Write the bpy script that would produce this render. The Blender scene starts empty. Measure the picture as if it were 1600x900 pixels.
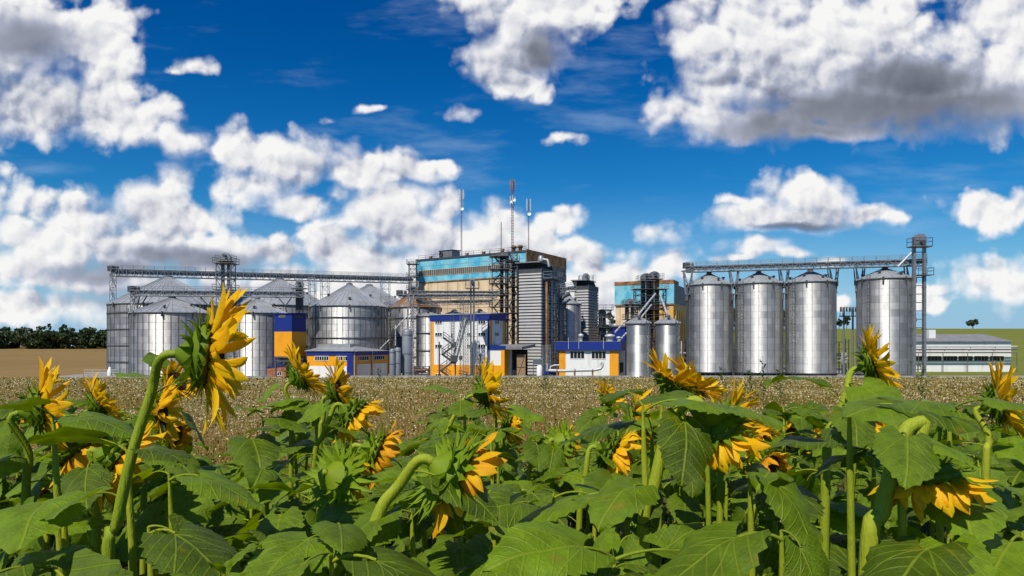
import bpy, math, random
import numpy as np
from mathutils import Vector, Matrix, Quaternion

scene = bpy.context.scene
COL = scene.collection
R = math.radians
HC = 1.75                      # eye height over the sunflower field
FPX = 1050.0                   # focal length in photo pixels (1600 wide)
SUN_AZ, SUN_EL = 26.0, 53.0    # sun stands behind the camera, SUN_AZ degrees to the left

# ------------------------------------------------------------------ camera
cam_d = bpy.data.cameras.new('camera')
cam = bpy.data.objects.new('camera', cam_d)
COL.objects.link(cam)
cam.location = (0, 0, HC)
cam.rotation_euler = (R(90), 0, 0)
cam_d.sensor_width = 36.0
cam_d.lens = 36.0 * FPX / 1600.0
cam_d.shift_y = 90.0 / 1600.0
cam_d.clip_start = 0.05
cam_d.clip_end = 20000
scene.camera = cam

# ------------------------------------------------------------------ exposure
scene.view_settings.view_transform = 'Standard'
scene.view_settings.look = 'None'
scene.view_settings.gamma = 1.0
scene.view_settings.use_curve_mapping = False
scene.view_settings.exposure = 0.0
scene.cycles.use_denoising = True
scene.cycles.max_bounces = 6
scene.cycles.diffuse_bounces = 2
scene.cycles.glossy_bounces = 2
scene.cycles.transmission_bounces = 3
scene.cycles.transparent_max_bounces = 4
scene.cycles.caustics_reflective = False
scene.cycles.caustics_refractive = False

# ------------------------------------------------------------------ sun
sun_d = bpy.data.lights.new('sun', 'SUN')
sun_d.energy = 5.0
sun_d.angle = R(0.53)
sun_d.color = (1.0, 0.93, 0.82)
sun = bpy.data.objects.new('sun', sun_d)
COL.objects.link(sun)
to_sun = Vector((-math.sin(R(SUN_AZ)) * math.cos(R(SUN_EL)), -math.cos(R(SUN_AZ)) * math.cos(R(SUN_EL)), math.sin(R(SUN_EL))))
sun.rotation_euler = to_sun.to_track_quat('Z', 'Y').to_euler()
sun.location = (-20, -40, 60)


# ------------------------------------------------------------------ node helpers
class NT:
    """small helper for building node trees"""
    def __init__(s, tree):
        s.t = tree

    def n(s, kind, **kw):
        nd = s.t.nodes.new(kind)
        for k, v in kw.items():
            setattr(nd, k, v)
        return nd

    def put(s, sock, v):
        if hasattr(v, 'is_linked') or isinstance(v, bpy.types.NodeSocket):
            s.t.links.new(v, sock)
        else:
            sock.default_value = v

    def math(s, op, a, b=None, c=None, clamp=False):
        nd = s.n('ShaderNodeMath', operation=op, use_clamp=clamp)
        for i, v in enumerate((a, b, c)):
            if v is not None:
                s.put(nd.inputs[i], v)
        return nd.outputs[0]

    def vec(s, op, a, b=None, c=None):
        nd = s.n('ShaderNodeVectorMath', operation=op)
        for i, v in enumerate((a, b, c)):
            if v is not None:
                s.put(nd.inputs[i], v)
        return nd.outputs['Value'] if op in ('DOT_PRODUCT', 'LENGTH', 'DISTANCE') else nd.outputs[0]

    def xyz(s, x, y, z):
        nd = s.n('ShaderNodeCombineXYZ')
        for i, v in enumerate((x, y, z)):
            s.put(nd.inputs[i], v)
        return nd.outputs[0]

    def sep(s, v):
        nd = s.n('ShaderNodeSeparateXYZ')
        s.put(nd.inputs[0], v)
        return nd.outputs

    def smooth(s, v, lo, hi, a=0.0, b=1.0, interp='SMOOTHSTEP'):
        nd = s.n('ShaderNodeMapRange', interpolation_type=interp)
        s.put(nd.inputs[0], v)
        for i, x in enumerate((lo, hi, a, b)):
            s.put(nd.inputs[1 + i], x)
        return nd.outputs[0]

    def noise(s, v, scale, detail=4, rough=0.5, dist=0.0, out='Fac', dim='3D'):
        nd = s.n('ShaderNodeTexNoise', noise_dimensions=dim)
        if v is not None:
            s.put(nd.inputs['Vector'], v)
        nd.inputs['Scale'].default_value = scale
        nd.inputs['Detail'].default_value = detail
        nd.inputs['Roughness'].default_value = rough
        nd.inputs['Distortion'].default_value = dist
        return nd.outputs[out]

    def mix(s, f, a, b, blend='MIX'):
        nd = s.n('ShaderNodeMix', data_type='RGBA', blend_type=blend)
        s.put(nd.inputs[0], f)
        for sock, v in ((nd.inputs[6], a), (nd.inputs[7], b)):
            if isinstance(v, (tuple, list)) and len(v) == 3:
                v = (*v, 1)
            s.put(sock, v)
        return nd.outputs[2]


# ------------------------------------------------------------------ world: blue sky with cumulus clouds, all by direction
SKY_STRENGTH = 0.10
world = bpy.data.worlds.new('World')
scene.world = world
world.use_nodes = True
wt = world.node_tree
wt.nodes.clear()

# cumulus masses by direction: (right, up) tangents in units of the plane y = 10.5, radii
def PB(px, py, rx, ry):
    return ((px - 800) / 100.0, (540 - py) / 100.0, rx / 100.0, ry / 100.0)

CLOUDS = [PB(*b) for b in (
    # towering mass at the upper left
    (30, 30, 140, 105), (150, 60, 65, 62), (60, 165, 130, 58), (165, 185, 80, 42), (180, 120, 50, 70),
    (280, 215, 60, 22), (-180, 120, 200, 150), (215, 195, 60, 30),
    # long band across the middle left
    (400, 240, 90, 42), (470, 250, 80, 38), (560, 265, 90, 30), (640, 268, 60, 24), (690, 262, 40, 18), (390, 285, 70, 34),
    (345, 300, 40, 26), (470, 320, 60, 20), (520, 310, 34, 20),
    # left heap above the horizon
    (270, 290, 36, 36), (235, 325, 75, 45), (170, 345, 60, 42), (110, 342, 70, 38), (300, 345, 65, 38), (200, 385, 130, 40),
    (330, 395, 90, 36), (60, 380, 120, 70), (-80, 360, 150, 80), (430, 392, 60, 22), (150, 440, 130, 26),
    # heaps behind the plant
    (610, 320, 60, 34), (570, 345, 45, 26), (520, 385, 75, 36), (640, 360, 90, 45), (590, 410, 110, 40), (730, 365, 75, 42),
    (690, 330, 40, 30), (780, 350, 36, 34), (800, 385, 90, 36), (860, 345, 44, 22), (700, 420, 130, 35), (900, 395, 50, 26),
    (930, 415, 70, 34), (990, 430, 60, 24), (1065, 410, 42, 26), (1040, 362, 36, 24), (1010, 360, 30, 16), (900, 450, 120, 25),
    # top centre
    (860, 0, 110, 45), (800, 40, 70, 45), (785, 90, 55, 45), (835, 75, 55, 50), (900, 30, 60, 36), (800, 130, 40, 22), (740, -10, 60, 30), (840, 145, 18, 16),
    # great cloud at the upper right
    (1110, 55, 75, 60), (1180, 40, 110, 80), (1110, 130, 75, 55), (1080, 175, 60, 34), (1220, 110, 140, 90), (1360, 60, 160, 110),
    (1330, 150, 150, 55), (1450, 140, 130, 70), (1180, 190, 110, 30), (1600, 60, 180, 120), (1560, 150, 140, 60),
    (1300, 205, 120, 16),
    # bright heap low on the right
    (1245, 300, 55, 34), (1210, 325, 55, 30), (1290, 310, 40, 30), (1165, 345, 60, 16), (1250, 340, 130, 22), (1345, 337, 60, 17),
    (1395, 340, 24, 10), (1185, 385, 45, 18), (1230, 394, 40, 9), (1300, 405, 30, 7), (1150, 400, 40, 8),
    # scraps
    (312, 106, 28, 17), (275, 110, 22, 10), (880, 216, 34, 12), (715, 172, 32, 10), (518, 187, 18, 7), (580, 170, 22, 6),
    (60, 480, 180, 26), (420, 450, 180, 36), (300, 490, 160, 25), (620, 460, 200, 60), (850, 460, 160, 60), (960, 480, 120, 30), (1455, 455, 40, 12), (1440, 470, 60, 14), (1560, 330, 90, 30), (1620, 440, 140, 40), (1150, 313, 26, 8), (1310, 470, 30, 12),
)]
# coarse bodies whose lower parts lose the light
MASSES = [PB(*b) for b in ((60, 130, 190, 130), (250, 215, 110, 34), (470, 250, 170, 48), (640, 265, 90, 28), (200, 340, 150, 70), (420, 390, 170, 40),
                           (610, 360, 160, 70), (790, 380, 130, 55), (960, 420, 120, 40), (1040, 362, 46, 26), (800, 70, 110, 90), (1200, 110, 190, 110), (1420, 110, 200, 120), (1245, 325, 110, 45), (1345, 337, 70, 18), (1190, 385, 60, 18))]
# the long flat grey undersides of the big masses
DARKS = [PB(*b) for b in ((1420, 125, 130, 40), (1330, 180, 220, 52), (1230, 208, 150, 32), (1480, 185, 180, 56), (40, 60, 100, 45), (300, 405, 120, 22),
                          (170, 425, 150, 22), (250, 465, 220, 24), (860, 80, 50, 40), 
                          (-130, 120, 160, 70), (1600, 175, 200, 60), (1250, 352, 90, 7))]


def blob_field(nt, P, blobs, k):
    """1 - smooth minimum of the squared elliptic distances to every blob"""
    acc = None
    for cx, cy, rx, ry in blobs:
        q = nt.vec('MULTIPLY_ADD', P, (1 / rx, 1 / ry, 0), (-cx / rx, -cy / ry, 0))
        d = nt.vec('LENGTH', q)
        if rx <= 0.36 and ry <= 0.24:      # small scraps stay thin and torn
            d = nt.math('MULTIPLY_ADD', d, 0.75, 0.38)
        acc = d if acc is None else nt.math('SMOOTH_MIN', acc, d, k)
    return nt.math('SUBTRACT', 1.0, acc)


w = NT(wt)
tc = w.n('ShaderNodeTexCoord')
dx, dy, dz = w.sep(tc.outputs['Generated'])
ay = w.math('MAXIMUM', w.math('ABSOLUTE', dy), 0.12)
PX = w.math('MULTIPLY', w.math('DIVIDE', dx, ay), 10.5)
PY = w.math('MULTIPLY', w.math('DIVIDE', dz, ay), 10.5)
PP = w.xyz(PX, PY, 0.0)
wob = w.vec('SUBTRACT', w.noise(PP, 1.2, 4, 0.5, out='Color', dim='2D'), (0.5, 0.5, 0.5))
PW = w.vec('MULTIPLY_ADD', wob, (0.55, 0.32, 0.0), PP)

grp = bpy.data.node_groups.new('cloud_texture', 'ShaderNodeTree')
grp.interface.new_socket('P', in_out='INPUT', socket_type='NodeSocketVector')
grp.interface.new_socket('D', in_out='OUTPUT', socket_type='NodeSocketFloat')
g = NT(grp)
gin = g.n('NodeGroupInput')
gout = g.n('NodeGroupOutput')
fb = g.noise(gin.outputs[0], 2.0, 6, 0.52, dim='2D')


def billow(scale):
    """rounded heads like the tops of cumulus"""
    v = g.n('ShaderNodeTexVoronoi', feature='SMOOTH_F1', voronoi_dimensions='2D')
    g.put(v.inputs['Vector'], gin.outputs[0])
    v.inputs['Scale'].default_value = scale
    v.inputs['Smoothness'].default_value = 0.30
    d = v.outputs['Distance']
    return g.math('MULTIPLY_ADD', g.math('MULTIPLY', d, d), -1.4, 0.36)


bl = g.math('MULTIPLY_ADD', billow(3.4), 0.5, billow(1.45))
bl = g.math('MULTIPLY_ADD', billow(7.5), 0.13, bl)
g.put(gout.inputs[0], g.math('MULTIPLY_ADD', g.math('SUBTRACT', fb, 0.5), 1.15, g.math('MULTIPLY', g.math('SUBTRACT', bl, 0.24), 0.68)))


def texture(src):
    nd = w.n('ShaderNodeGroup')
    nd.node_tree = grp
    w.put(nd.inputs[0], src)
    return nd.outputs[0]


F = w.math('MAXIMUM', blob_field(w, PW, CLOUDS, 0.22), -2.5)
PT = w.vec('MULTIPLY_ADD', wob, (0.22, 0.16, 0.0), PP)
T0 = texture(PT)
T1 = texture(w.vec('ADD', PT, (-0.08, 0.11, 0)))
body = w.smooth(blob_field(w, w.vec('ADD', PW, (-0.08, 0.28, 0)), MASSES, 0.3), -0.1, 0.9)
dark = w.smooth(blob_field(w, PW, DARKS, 0.3), -0.35, 0.75)
D0 = w.math('MULTIPLY_ADD', T0, w.math('MULTIPLY', w.math('MULTIPLY_ADD', body, -0.55, 1.0), w.math('MULTIPLY_ADD', dark, -0.6, 1.0)), w.math('SUBTRACT', F, 0.16))
# fewer clouds behind the camera and overhead
D0 = w.math('SUBTRACT', D0, w.smooth(dy, 0.35, -0.2, 0.0, 0.9))
sky = w.n('ShaderNodeTexSky', sky_type='NISHITA', sun_disc=False)
sky.sun_elevation = R(SUN_EL)
sky.sun_rotation = R(180 + SUN_AZ)
sky.air_density = 1.0
sky.dust_density = 0.4
sky.ozone_density = 2.5
hs = w.n('ShaderNodeHueSaturation')
w.put(hs.inputs['Color'], sky.outputs[0])
hs.inputs['Saturation'].default_value = 1.5
hs.inputs['Value'].default_value = 1.0
deep = w.mix(1.0, hs.outputs[0], (0.32, 0.82, 0.98), 'MULTIPLY')
deep = w.mix(w.smooth(PY, 2.6, 5.4), deep, w.mix(1.0, deep, (0.5, 0.8, 0.9), 'MULTIPLY'))
blue = w.mix(w.smooth(PY, -0.3, 2.6), (3.3, 5.2, 7.4), deep)
# thin high wisps
wisp = w.noise(w.vec('MULTIPLY', PP, (0.35, 1.5, 1)), 1.1, 6, 0.55, 0.0, dim='2D')
wisp = w.smooth(wisp, 0.52, 0.85, 0.0, 0.30)
blue = w.mix(wisp, blue, (5.0, 6.4, 8.2))
# cloud light: faces turned to the sun are white, thick undersides grey
relief = w.math('SUBTRACT', T0, T1)
core = w.smooth(D0, 0.25, 1.2)
lit = w.math('MULTIPLY_ADD', w.math('MULTIPLY', w.math('MULTIPLY', relief, w.math('MULTIPLY_ADD', core, -0.45, 1.0)), w.math('MULTIPLY_ADD', dark, -0.85, 1.0)), 0.85, 0.97)
lit = w.math('MULTIPLY_ADD', core, -0.17, lit)
lit = w.math('MULTIPLY_ADD', body, -0.30, lit)
lit = w.math('MULTIPLY_ADD', dark, -0.56, lit)
lit = w.math('MINIMUM', w.math('MAXIMUM', lit, 0.0), 1.0)
ramp = w.n('ShaderNodeValToRGB')
w.put(ramp.inputs[0], lit)
el = ramp.color_ramp.elements
el[0].position, el[0].color = 0.0, (0.13, 0.145, 0.19, 1)
el[1].position, el[1].color = 1.0, (0.93, 0.925, 0.92, 1)
for p_, c_ in ((0.22, (0.22, 0.24, 0.30, 1)), (0.5, (0.41, 0.445, 0.55, 1)), (0.72, (0.70, 0.71, 0.76, 1))):
    e_ = el.new(p_)
    e_.color = c_
wob2 = w.noise(PP, 0.9, 3, 0.5, dim='2D')
cloud_col = w.vec('SCALE', ramp.outputs[0])
cloud_col.node.inputs['Scale'].default_value = 1.0 / SKY_STRENGTH
alpha = w.smooth(D0, -0.50, w.smooth(wob2, 0.35, 0.65, 0.0, 0.6))
skycol = w.mix(alpha, blue, cloud_col)
# below the horizon: dull ground tone (never seen, only bounced)
skycol = w.mix(w.smooth(dz, -0.06, -0.01), (0.6, 0.55, 0.35), skycol)
bg = w.n('ShaderNodeBackground')
w.put(bg.inputs['Color'], skycol)
bg.inputs['Strength'].default_value = SKY_STRENGTH
wo = w.n('ShaderNodeOutputWorld')
wt.links.new(bg.outputs[0], wo.inputs['Surface'])
world.cycles.sampling_method = 'MANUAL'
world.cycles.sample_map_resolution = 512

# ------------------------------------------------------------------ mesh and object helpers
rnd = random.Random(7)
ZP = HC - 5.37                 # level of the works yard


def pt(px, py, d):
    """photo pixel and distance to a place in the scene"""
    return Vector(((px - 800) / FPX * d, d, HC - (py - 540) / FPX * d))


def ground(x, y):
    if y < 5:
        z = 0.0
    elif y < 110:
        t = (y - 5) / 105.0
        z = ZP * (t - 0.06 * math.sin(math.pi * t) * (1 - t))
    else:
        z = ZP
    if y > 185:
        t = min(1.0, (y - 185) / 515.0)
        s = t * t * (3 - 2 * t)
        side = 1 / (1 + math.exp(-(x / max(y, 1) - 0.10) * 14))
        z += s * (5.0 + 17.5 * side)
        if y > 700:
            z -= (y - 700) * 0.012
    return z


class MB:
    """collects shapes and links them as one mesh object"""
    def __init__(s):
        s.v, s.f, s.m, s.sm = [], [], [], []

    def add(s, vs, fs, m=0, smooth=False):
        o = len(s.v)
        s.v.extend([tuple(p) for p in vs])
        for f in fs:
            s.f.append([i + o for i in f])
            s.m.append(m)
            s.sm.append(smooth)
        return s

    def box(s, x0, y0, z0, x1, y1, z1, m=0):
        return s.hexa([(x0, y0, z0), (x1, y0, z0), (x1, y1, z0), (x0, y1, z0), (x0, y0, z1), (x1, y0, z1), (x1, y1, z1), (x0, y1, z1)], m)

    def hexa(s, p, m=0):
        return s.add(p, [(3, 2, 1, 0), (4, 5, 6, 7), (0, 1, 5, 4), (1, 2, 6, 5), (2, 3, 7, 6), (3, 0, 4, 7)], m)

    def beam(s, p, q, w, h=None, m=0):
        p, q = Vector(p), Vector(q)
        h = h or w
        d = (q - p)
        if d.length < 1e-6:
            return s
        d.normalize()
        up = Vector((0, 0, 1)) if abs(d.z) < 0.95 else Vector((0, 1, 0))
        a = d.cross(up).normalized() * (w / 2)
        b = a.cross(d).normalized() * (h / 2)
        c = [p - a - b, p + a - b, p + a + b, p - a + b, q - a - b, q + a - b, q + a + b, q - a + b]
        return s.add(c, [(0, 1, 2, 3), (7, 6, 5, 4), (0, 4, 5, 1), (1, 5, 6, 2), (2, 6, 7, 3), (3, 7, 4, 0)], m)

    def tube(s, pts, r, n=8, m=0, caps=True):
        pts = [Vector(p) for p in pts]
        rs = r if isinstance(r, (list, tuple)) else [r] * len(pts)
        rings = []
        a = None
        for i, p in enumerate(pts):
            t = (pts[min(i + 1, len(pts) - 1)] - pts[max(i - 1, 0)]).normalized()
            if a is None:
                a = t.orthogonal().normalized()
            a = (a - t * a.dot(t)).normalized()
            b = t.cross(a)
            rings.append([p + (a * math.cos(2 * math.pi * k / n) + b * math.sin(2 * math.pi * k / n)) * rs[i] for k in range(n)])
        vs = [v for r_ in rings for v in r_]
        fs = []
        for i in range(len(pts) - 1):
            for k in range(n):
                k2 = (k + 1) % n
                fs.append((i * n + k, i * n + k2, (i + 1) * n + k2, (i + 1) * n + k))
        s.add(vs, fs, m, True)
        if caps:
            s.add(rings[0], [tuple(reversed(range(n)))], m)
            s.add(rings[-1], [tuple(range(n))], m)
        return s

    def lathe(s, prof, c=(0, 0, 0), n=32, m=0, smooth=True):
        vs, fs = [], []
        for r, z in prof:
            for k in range(n):
                a = 2 * math.pi * k / n
                vs.append((c[0] + r * math.cos(a), c[1] + r * math.sin(a), c[2] + z))
        for i in range(len(prof) - 1):
            for k in range(n):
                k2 = (k + 1) % n
                fs.append((i * n + k, i * n + k2, (i + 1) * n + k2, (i + 1) * n + k))
        return s.add(vs, fs, m, smooth)

    def build(s, name, mats, parent=None, loc=None):
        me = bpy.data.meshes.new(name)
        me.from_pydata(s.v, [], s.f)
        mats = mats if isinstance(mats, (list, tuple)) else [mats]
        for mt in mats:
            me.materials.append(mt)
        me.polygons.foreach_set('material_index', s.m)
        me.polygons.foreach_set('use_smooth', s.sm)
        me.update()
        o = bpy.data.objects.new(name, me)
        COL.objects.link(o)
        if parent is not None:
            o.parent = parent
        if loc is not None:
            o.location = loc
        return o


def tag(o, label, cat, group=None, kind=None):
    if label:
        o['label'] = label
    if cat:
        o['category'] = cat
    if group:
        o['group'] = group
    if kind:
        o['kind'] = kind
    return o


def thing(name, label, cat, loc=(0, 0, 0), rz=0.0, group=None):
    o = bpy.data.objects.new(name, None)
    o.empty_display_size = 0.3
    COL.objects.link(o)
    o.location = loc
    o.rotation_euler = (0, 0, rz)
    return tag(o, label, cat, group)


def structure(o):
    o['kind'] = 'structure'
    return o


# ------------------------------------------------------------------ materials
def mat(name, base, rough=0.6, metal=0.0, var=0.0, vscale=1.5, second=None, sec_amt=0.5, sec_scale=0.6, stretch=(1, 1, 1), bump=0.0, bscale=8.0, ribs=None, spec=None):
    """weathered paint, metal or stone: base colour, patches of a second colour, slight tone variation"""
    mt = bpy.data.materials.new(name)
    mt.use_nodes = True
    t = mt.node_tree
    t.nodes.clear()
    n = NT(t)
    out = n.n('ShaderNodeOutputMaterial')
    b = n.n('ShaderNodeBsdfPrincipled')
    t.links.new(b.outputs[0], out.inputs[0])
    co = n.n('ShaderNodeTexCoord').outputs['Object']
    col = (*base, 1)
    if second:
        f = n.noise(n.vec('MULTIPLY', co, stretch), sec_scale, 6, 0.62)
        f = n.smooth(f, 0.62 - sec_amt * 0.4, 0.72 - sec_amt * 0.25)
        col = n.mix(f, col, second)
    if var:
        f = n.noise(n.vec('MULTIPLY', co, stretch), vscale, 5, 0.6)
        k = n.smooth(f, 0.25, 0.75, 1 - var, 1 + var * 0.6, 'LINEAR')
        col = n.mix(1.0, col, n.xyz(k, k, k), 'MULTIPLY')
    n.put(b.inputs['Base Color'], col)
    b.inputs['Roughness'].default_value = rough
    b.inputs['Metallic'].default_value = metal
    if spec is not None:
        b.inputs['Specular IOR Level'].default_value = spec
    if ribs:   # profiled sheet: the normal swings along one axis
        axis, pitch, amp = ribs
        nrm = n.n('ShaderNodeNewGeometry').outputs['Normal']
        x = n.sep(co)['XYZ'.index(axis)]
        sw = n.math('MULTIPLY', n.math('SINE', n.math('MULTIPLY', x, 2 * math.pi / pitch)), amp)
        v = [0, 0, 0]
        v['XYZ'.index(axis)] = sw
        n.put(b.inputs['Normal'], n.vec('NORMALIZE', n.vec('ADD', nrm, n.xyz(*v))))
    elif bump:
        bp = n.n('ShaderNodeBump')
        bp.inputs['Strength'].default_value = bump
        bp.inputs['Distance'].default_value = 0.05
        n.put(bp.inputs['Height'], n.noise(co, bscale, 5, 0.6))
        n.put(b.inputs['Normal'], bp.outputs[0])
    return mt


def silo_metal(name, tint, panels, sheet_h, corr, rough, seam=0.55):
    """galvanised corrugated sheet: sheets differ a little in tone and gloss, joints show as thin dark lines"""
    mt = bpy.data.materials.new(name)
    mt.use_nodes = True
    t = mt.node_tree
    t.nodes.clear()
    n = NT(t)
    out = n.n('ShaderNodeOutputMaterial')
    b = n.n('ShaderNodeBsdfPrincipled')
    t.links.new(b.outputs[0], out.inputs[0])
    co = n.n('ShaderNodeTexCoord').outputs['Object']
    x, y, z = n.sep(co)
    ang = n.math('MULTIPLY', n.math('ARCTAN2', y, x), panels / (2 * math.pi))
    row = n.math('DIVIDE', z, sheet_h)
    shift = n.math('MULTIPLY', n.math('FLOOR', row), 0.5)
    a2 = n.math('ADD', ang, shift)
    wn = n.n('ShaderNodeTexWhiteNoise', noise_dimensions='2D')
    n.put(wn.inputs['Vector'], n.xyz(n.math('FLOOR', a2), n.math('FLOOR', row), 0))
    rv = wn.outputs['Value']
    tone = n.smooth(rv, 0, 1, 0.90, 1.05, 'LINEAR')
    dirt = n.noise(n.vec('MULTIPLY', co, (1.2, 1.2, 0.25)), 1.6, 5, 0.6)
    tone = n.math('MULTIPLY', tone, n.smooth(dirt, 0.3, 0.75, 0.80, 1.1, 'LINEAR'))
    fr = n.math('FRACT', row)
    line = n.math('MAXIMUM', n.math('LESS_THAN', fr, 0.055), 0)
    fa = n.math('FRACT', a2)
    line = n.math('MAXIMUM', line, n.math('LESS_THAN', fa, 0.03))
    tone = n.math('MULTIPLY', tone, n.math('MULTIPLY_ADD', line, -(1 - seam), 1.0))
    n.put(b.inputs['Base Color'], n.mix(1.0, (*tint, 1), n.xyz(tone, tone, tone), 'MULTIPLY'))
    b.inputs['Metallic'].default_value = 0.88
    n.put(b.inputs['Roughness'], n.smooth(rv, 0, 1, rough - 0.05, rough + 0.07, 'LINEAR'))
    nrm = n.n('ShaderNodeNewGeometry').outputs['Normal']
    sw = n.math('MULTIPLY', n.math('SINE', n.math('MULTIPLY', z, 2 * math.pi / 0.107)), corr)
    n.put(b.inputs['Normal'], n.vec('NORMALIZE', n.vec('ADD', nrm, n.xyz(0, 0, sw))))
    return mt


M = dict(
    steel=mat('galvanised_steel', (0.30, 0.31, 0.32), 0.5, 0.6, 0.25, 2.0),
    dark=mat('dark_steel', (0.075, 0.078, 0.085), 0.6, 0.3, 0.3, 2.0),
    mid=mat('dull_steel', (0.16, 0.165, 0.175), 0.55, 0.4, 0.3, 2.0),
    pale=mat('pale_steel', (0.55, 0.56, 0.57), 0.5, 0.2, 0.15),
    silo_a=silo_metal('silo_sheet_broad', (0.60, 0.60, 0.595), 40, 1.15, 0.85, 0.45),
    silo_b=silo_metal('silo_sheet_bright', (0.62, 0.625, 0.63), 18, 1.12, 0.9, 0.45, 0.7),
    tank_b=silo_metal('smooth_bin_sheet', (0.60, 0.605, 0.61), 6, 1.4, 0.8, 0.42, 0.8),
    roof=mat('silo_roof_sheet', (0.46, 0.48, 0.50), 0.45, 0.5, 0.18, 0.8, (0.42, 0.41, 0.38), 0.35, 0.5),
    roof_rust=mat('rusty_roof_sheet', (0.34, 0.35, 0.36), 0.5, 0.5, 0.2, 0.8, (0.38, 0.20, 0.08), 0.75, 0.35),
    rib=mat('stiffener_steel', (0.14, 0.145, 0.15), 0.5, 0.5, 0.2),
    blue=mat('blue_sheet', (0.003, 0.022, 0.21), 0.55, 0, 0.15, 1.5, ribs=('X', 0.25, 0.25)),
    orange=mat('orange_sheet', (0.86, 0.36, 0.006), 0.5, 0, 0.10, 1.2, (0.75, 0.30, 0.01), 0.3),
    white=mat('white_sheet', (0.80, 0.80, 0.79), 0.5, 0, 0.06, 0.9, (0.70, 0.67, 0.63), 0.25, 0.5, (1.5, 1.5, 0.3)),
    cream=mat('cream_panel', (0.76, 0.58, 0.36), 0.8, 0, 0.14, 0.5, (0.62, 0.46, 0.28), 0.45, 0.4, (1, 1, 0.4), 0.2, 4),
    cream_line=mat('panel_joint', (0.30, 0.22, 0.14), 0.9),
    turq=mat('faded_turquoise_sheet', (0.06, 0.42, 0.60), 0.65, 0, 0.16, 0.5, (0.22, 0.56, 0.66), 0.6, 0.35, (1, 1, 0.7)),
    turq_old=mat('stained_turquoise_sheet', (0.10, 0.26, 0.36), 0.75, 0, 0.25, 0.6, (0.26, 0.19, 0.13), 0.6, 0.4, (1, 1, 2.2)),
    rust=mat('rusty_sheet', (0.24, 0.11, 0.045), 0.85, 0.1, 0.4, 1.0, (0.40, 0.22, 0.09), 0.5, 0.7),
    yellow=mat('ochre_panel', (0.72, 0.40, 0.05), 0.75, 0, 0.2, 0.6, (0.55, 0.42, 0.25), 0.4, 0.4),
    glass=mat('dark_window_glass', (0.015, 0.018, 0.022), 0.08, 0, 0, spec=0.6),
    oldglass=mat('dusty_window_glass', (0.11, 0.115, 0.11), 0.3, 0, 0.35, 1.2),
    concrete=mat('concrete', (0.36, 0.35, 0.33), 0.9, 0, 0.25, 1.0, (0.25, 0.24, 0.22), 0.4, 0.8, bump=0.3),
    yard=mat('yard_gravel', (0.27, 0.255, 0.23), 0.95, 0, 0.3, 0.8, bump=0.4, bscale=3),
    brick=mat('red_brick', (0.34, 0.105, 0.05), 0.9, 0, 0.25, 3.0, (0.42, 0.18, 0.10), 0.4, 1.2),
    grey=mat('grey_tank_paint', (0.20, 0.225, 0.26), 0.45, 0.1, 0.15, 1.0, (0.27, 0.28, 0.29), 0.3),
    louver=mat('louvre_sheet', (0.30, 0.30, 0.295), 0.45, 0.4, 0.15, 1.0),
    louver_dk=mat('weathered_louvre_sheet', (0.24, 0.24, 0.25), 0.5, 0.4, 0.25, 1.0),
    wood=mat('plank_wood', (0.30, 0.20, 0.11), 0.85, 0, 0.3, 2.0, stretch=(8, 8, 1)),
    flat=mat('flat_roof_felt', (0.20, 0.20, 0.21), 0.9, 0, 0.25, 0.7),
    black=mat('dark_interior', (0.012, 0.012, 0.013), 0.9),
    mast=mat('mast_red_band', (0.20, 0.05, 0.035), 0.6, 0, 0.2),
)


# ------------------------------------------------------------------ steelwork
def lattice(mb, p, q, w, h, n, t=0.08, m=0, diag=True, up=None):
    """four-chord lattice box from p to q"""
    p, q = Vector(p), Vector(q)
    d = (q - p).normalized()
    up = Vector(up) if up else (Vector((0, 0, 1)) if abs(d.z) < 0.9 else Vector((0, 1, 0)))
    a = d.cross(up).normalized() * (w / 2)
    b = a.cross(d).normalized() * (h / 2)
    off = (-a - b, a - b, a + b, -a + b)
    for o in off:
        mb.beam(p + o, q + o, t, t, m)
    for i in range(n + 1):
        c = p.lerp(q, i / n)
        for k in range(4):
            mb.beam(c + off[k], c + off[(k + 1) % 4], t * 0.7, t * 0.7, m)
        if i < n and diag:
            c2 = p.lerp(q, (i + 1) / n)
            for k in range(4):
                k2 = (k + 1) % 4
                if (i + k) % 2:
                    mb.beam(c + off[k], c2 + off[k2], t * 0.6, t * 0.6, m)
                else:
                    mb.beam(c + off[k2], c2 + off[k], t * 0.6, t * 0.6, m)
    return mb


def rail(mb, pts, h=1.05, t=0.05, step=1.5, m=0):
    for p, q in zip(pts[:-1], pts[1:]):
        p, q = Vector(p), Vector(q)
        n = max(1, int((q - p).length / step))
        for i in range(n + 1):
            c = p.lerp(q, i / n)
            mb.beam(c, c + Vector((0, 0, h)), t, t, m)
        for zz in (h, h * 0.55):
            mb.beam(p + Vector((0, 0, zz)), q + Vector((0, 0, zz)), t, t, m)
    return mb


def ladder(mb, p, q, w=0.45, t=0.05, step=0.5, side=(1, 0, 0), cage=None, m=0):
    p, q = Vector(p), Vector(q)
    a = Vector(side).normalized() * (w / 2)
    mb.beam(p - a, q - a, t, t, m)
    mb.beam(p + a, q + a, t, t, m)
    n = int((q - p).length / step)
    for i in range(1, n):
        c = p.lerp(q, i / n)
        mb.beam(c - a, c + a, t * 0.6, t * 0.6, m)
    return mb


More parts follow.
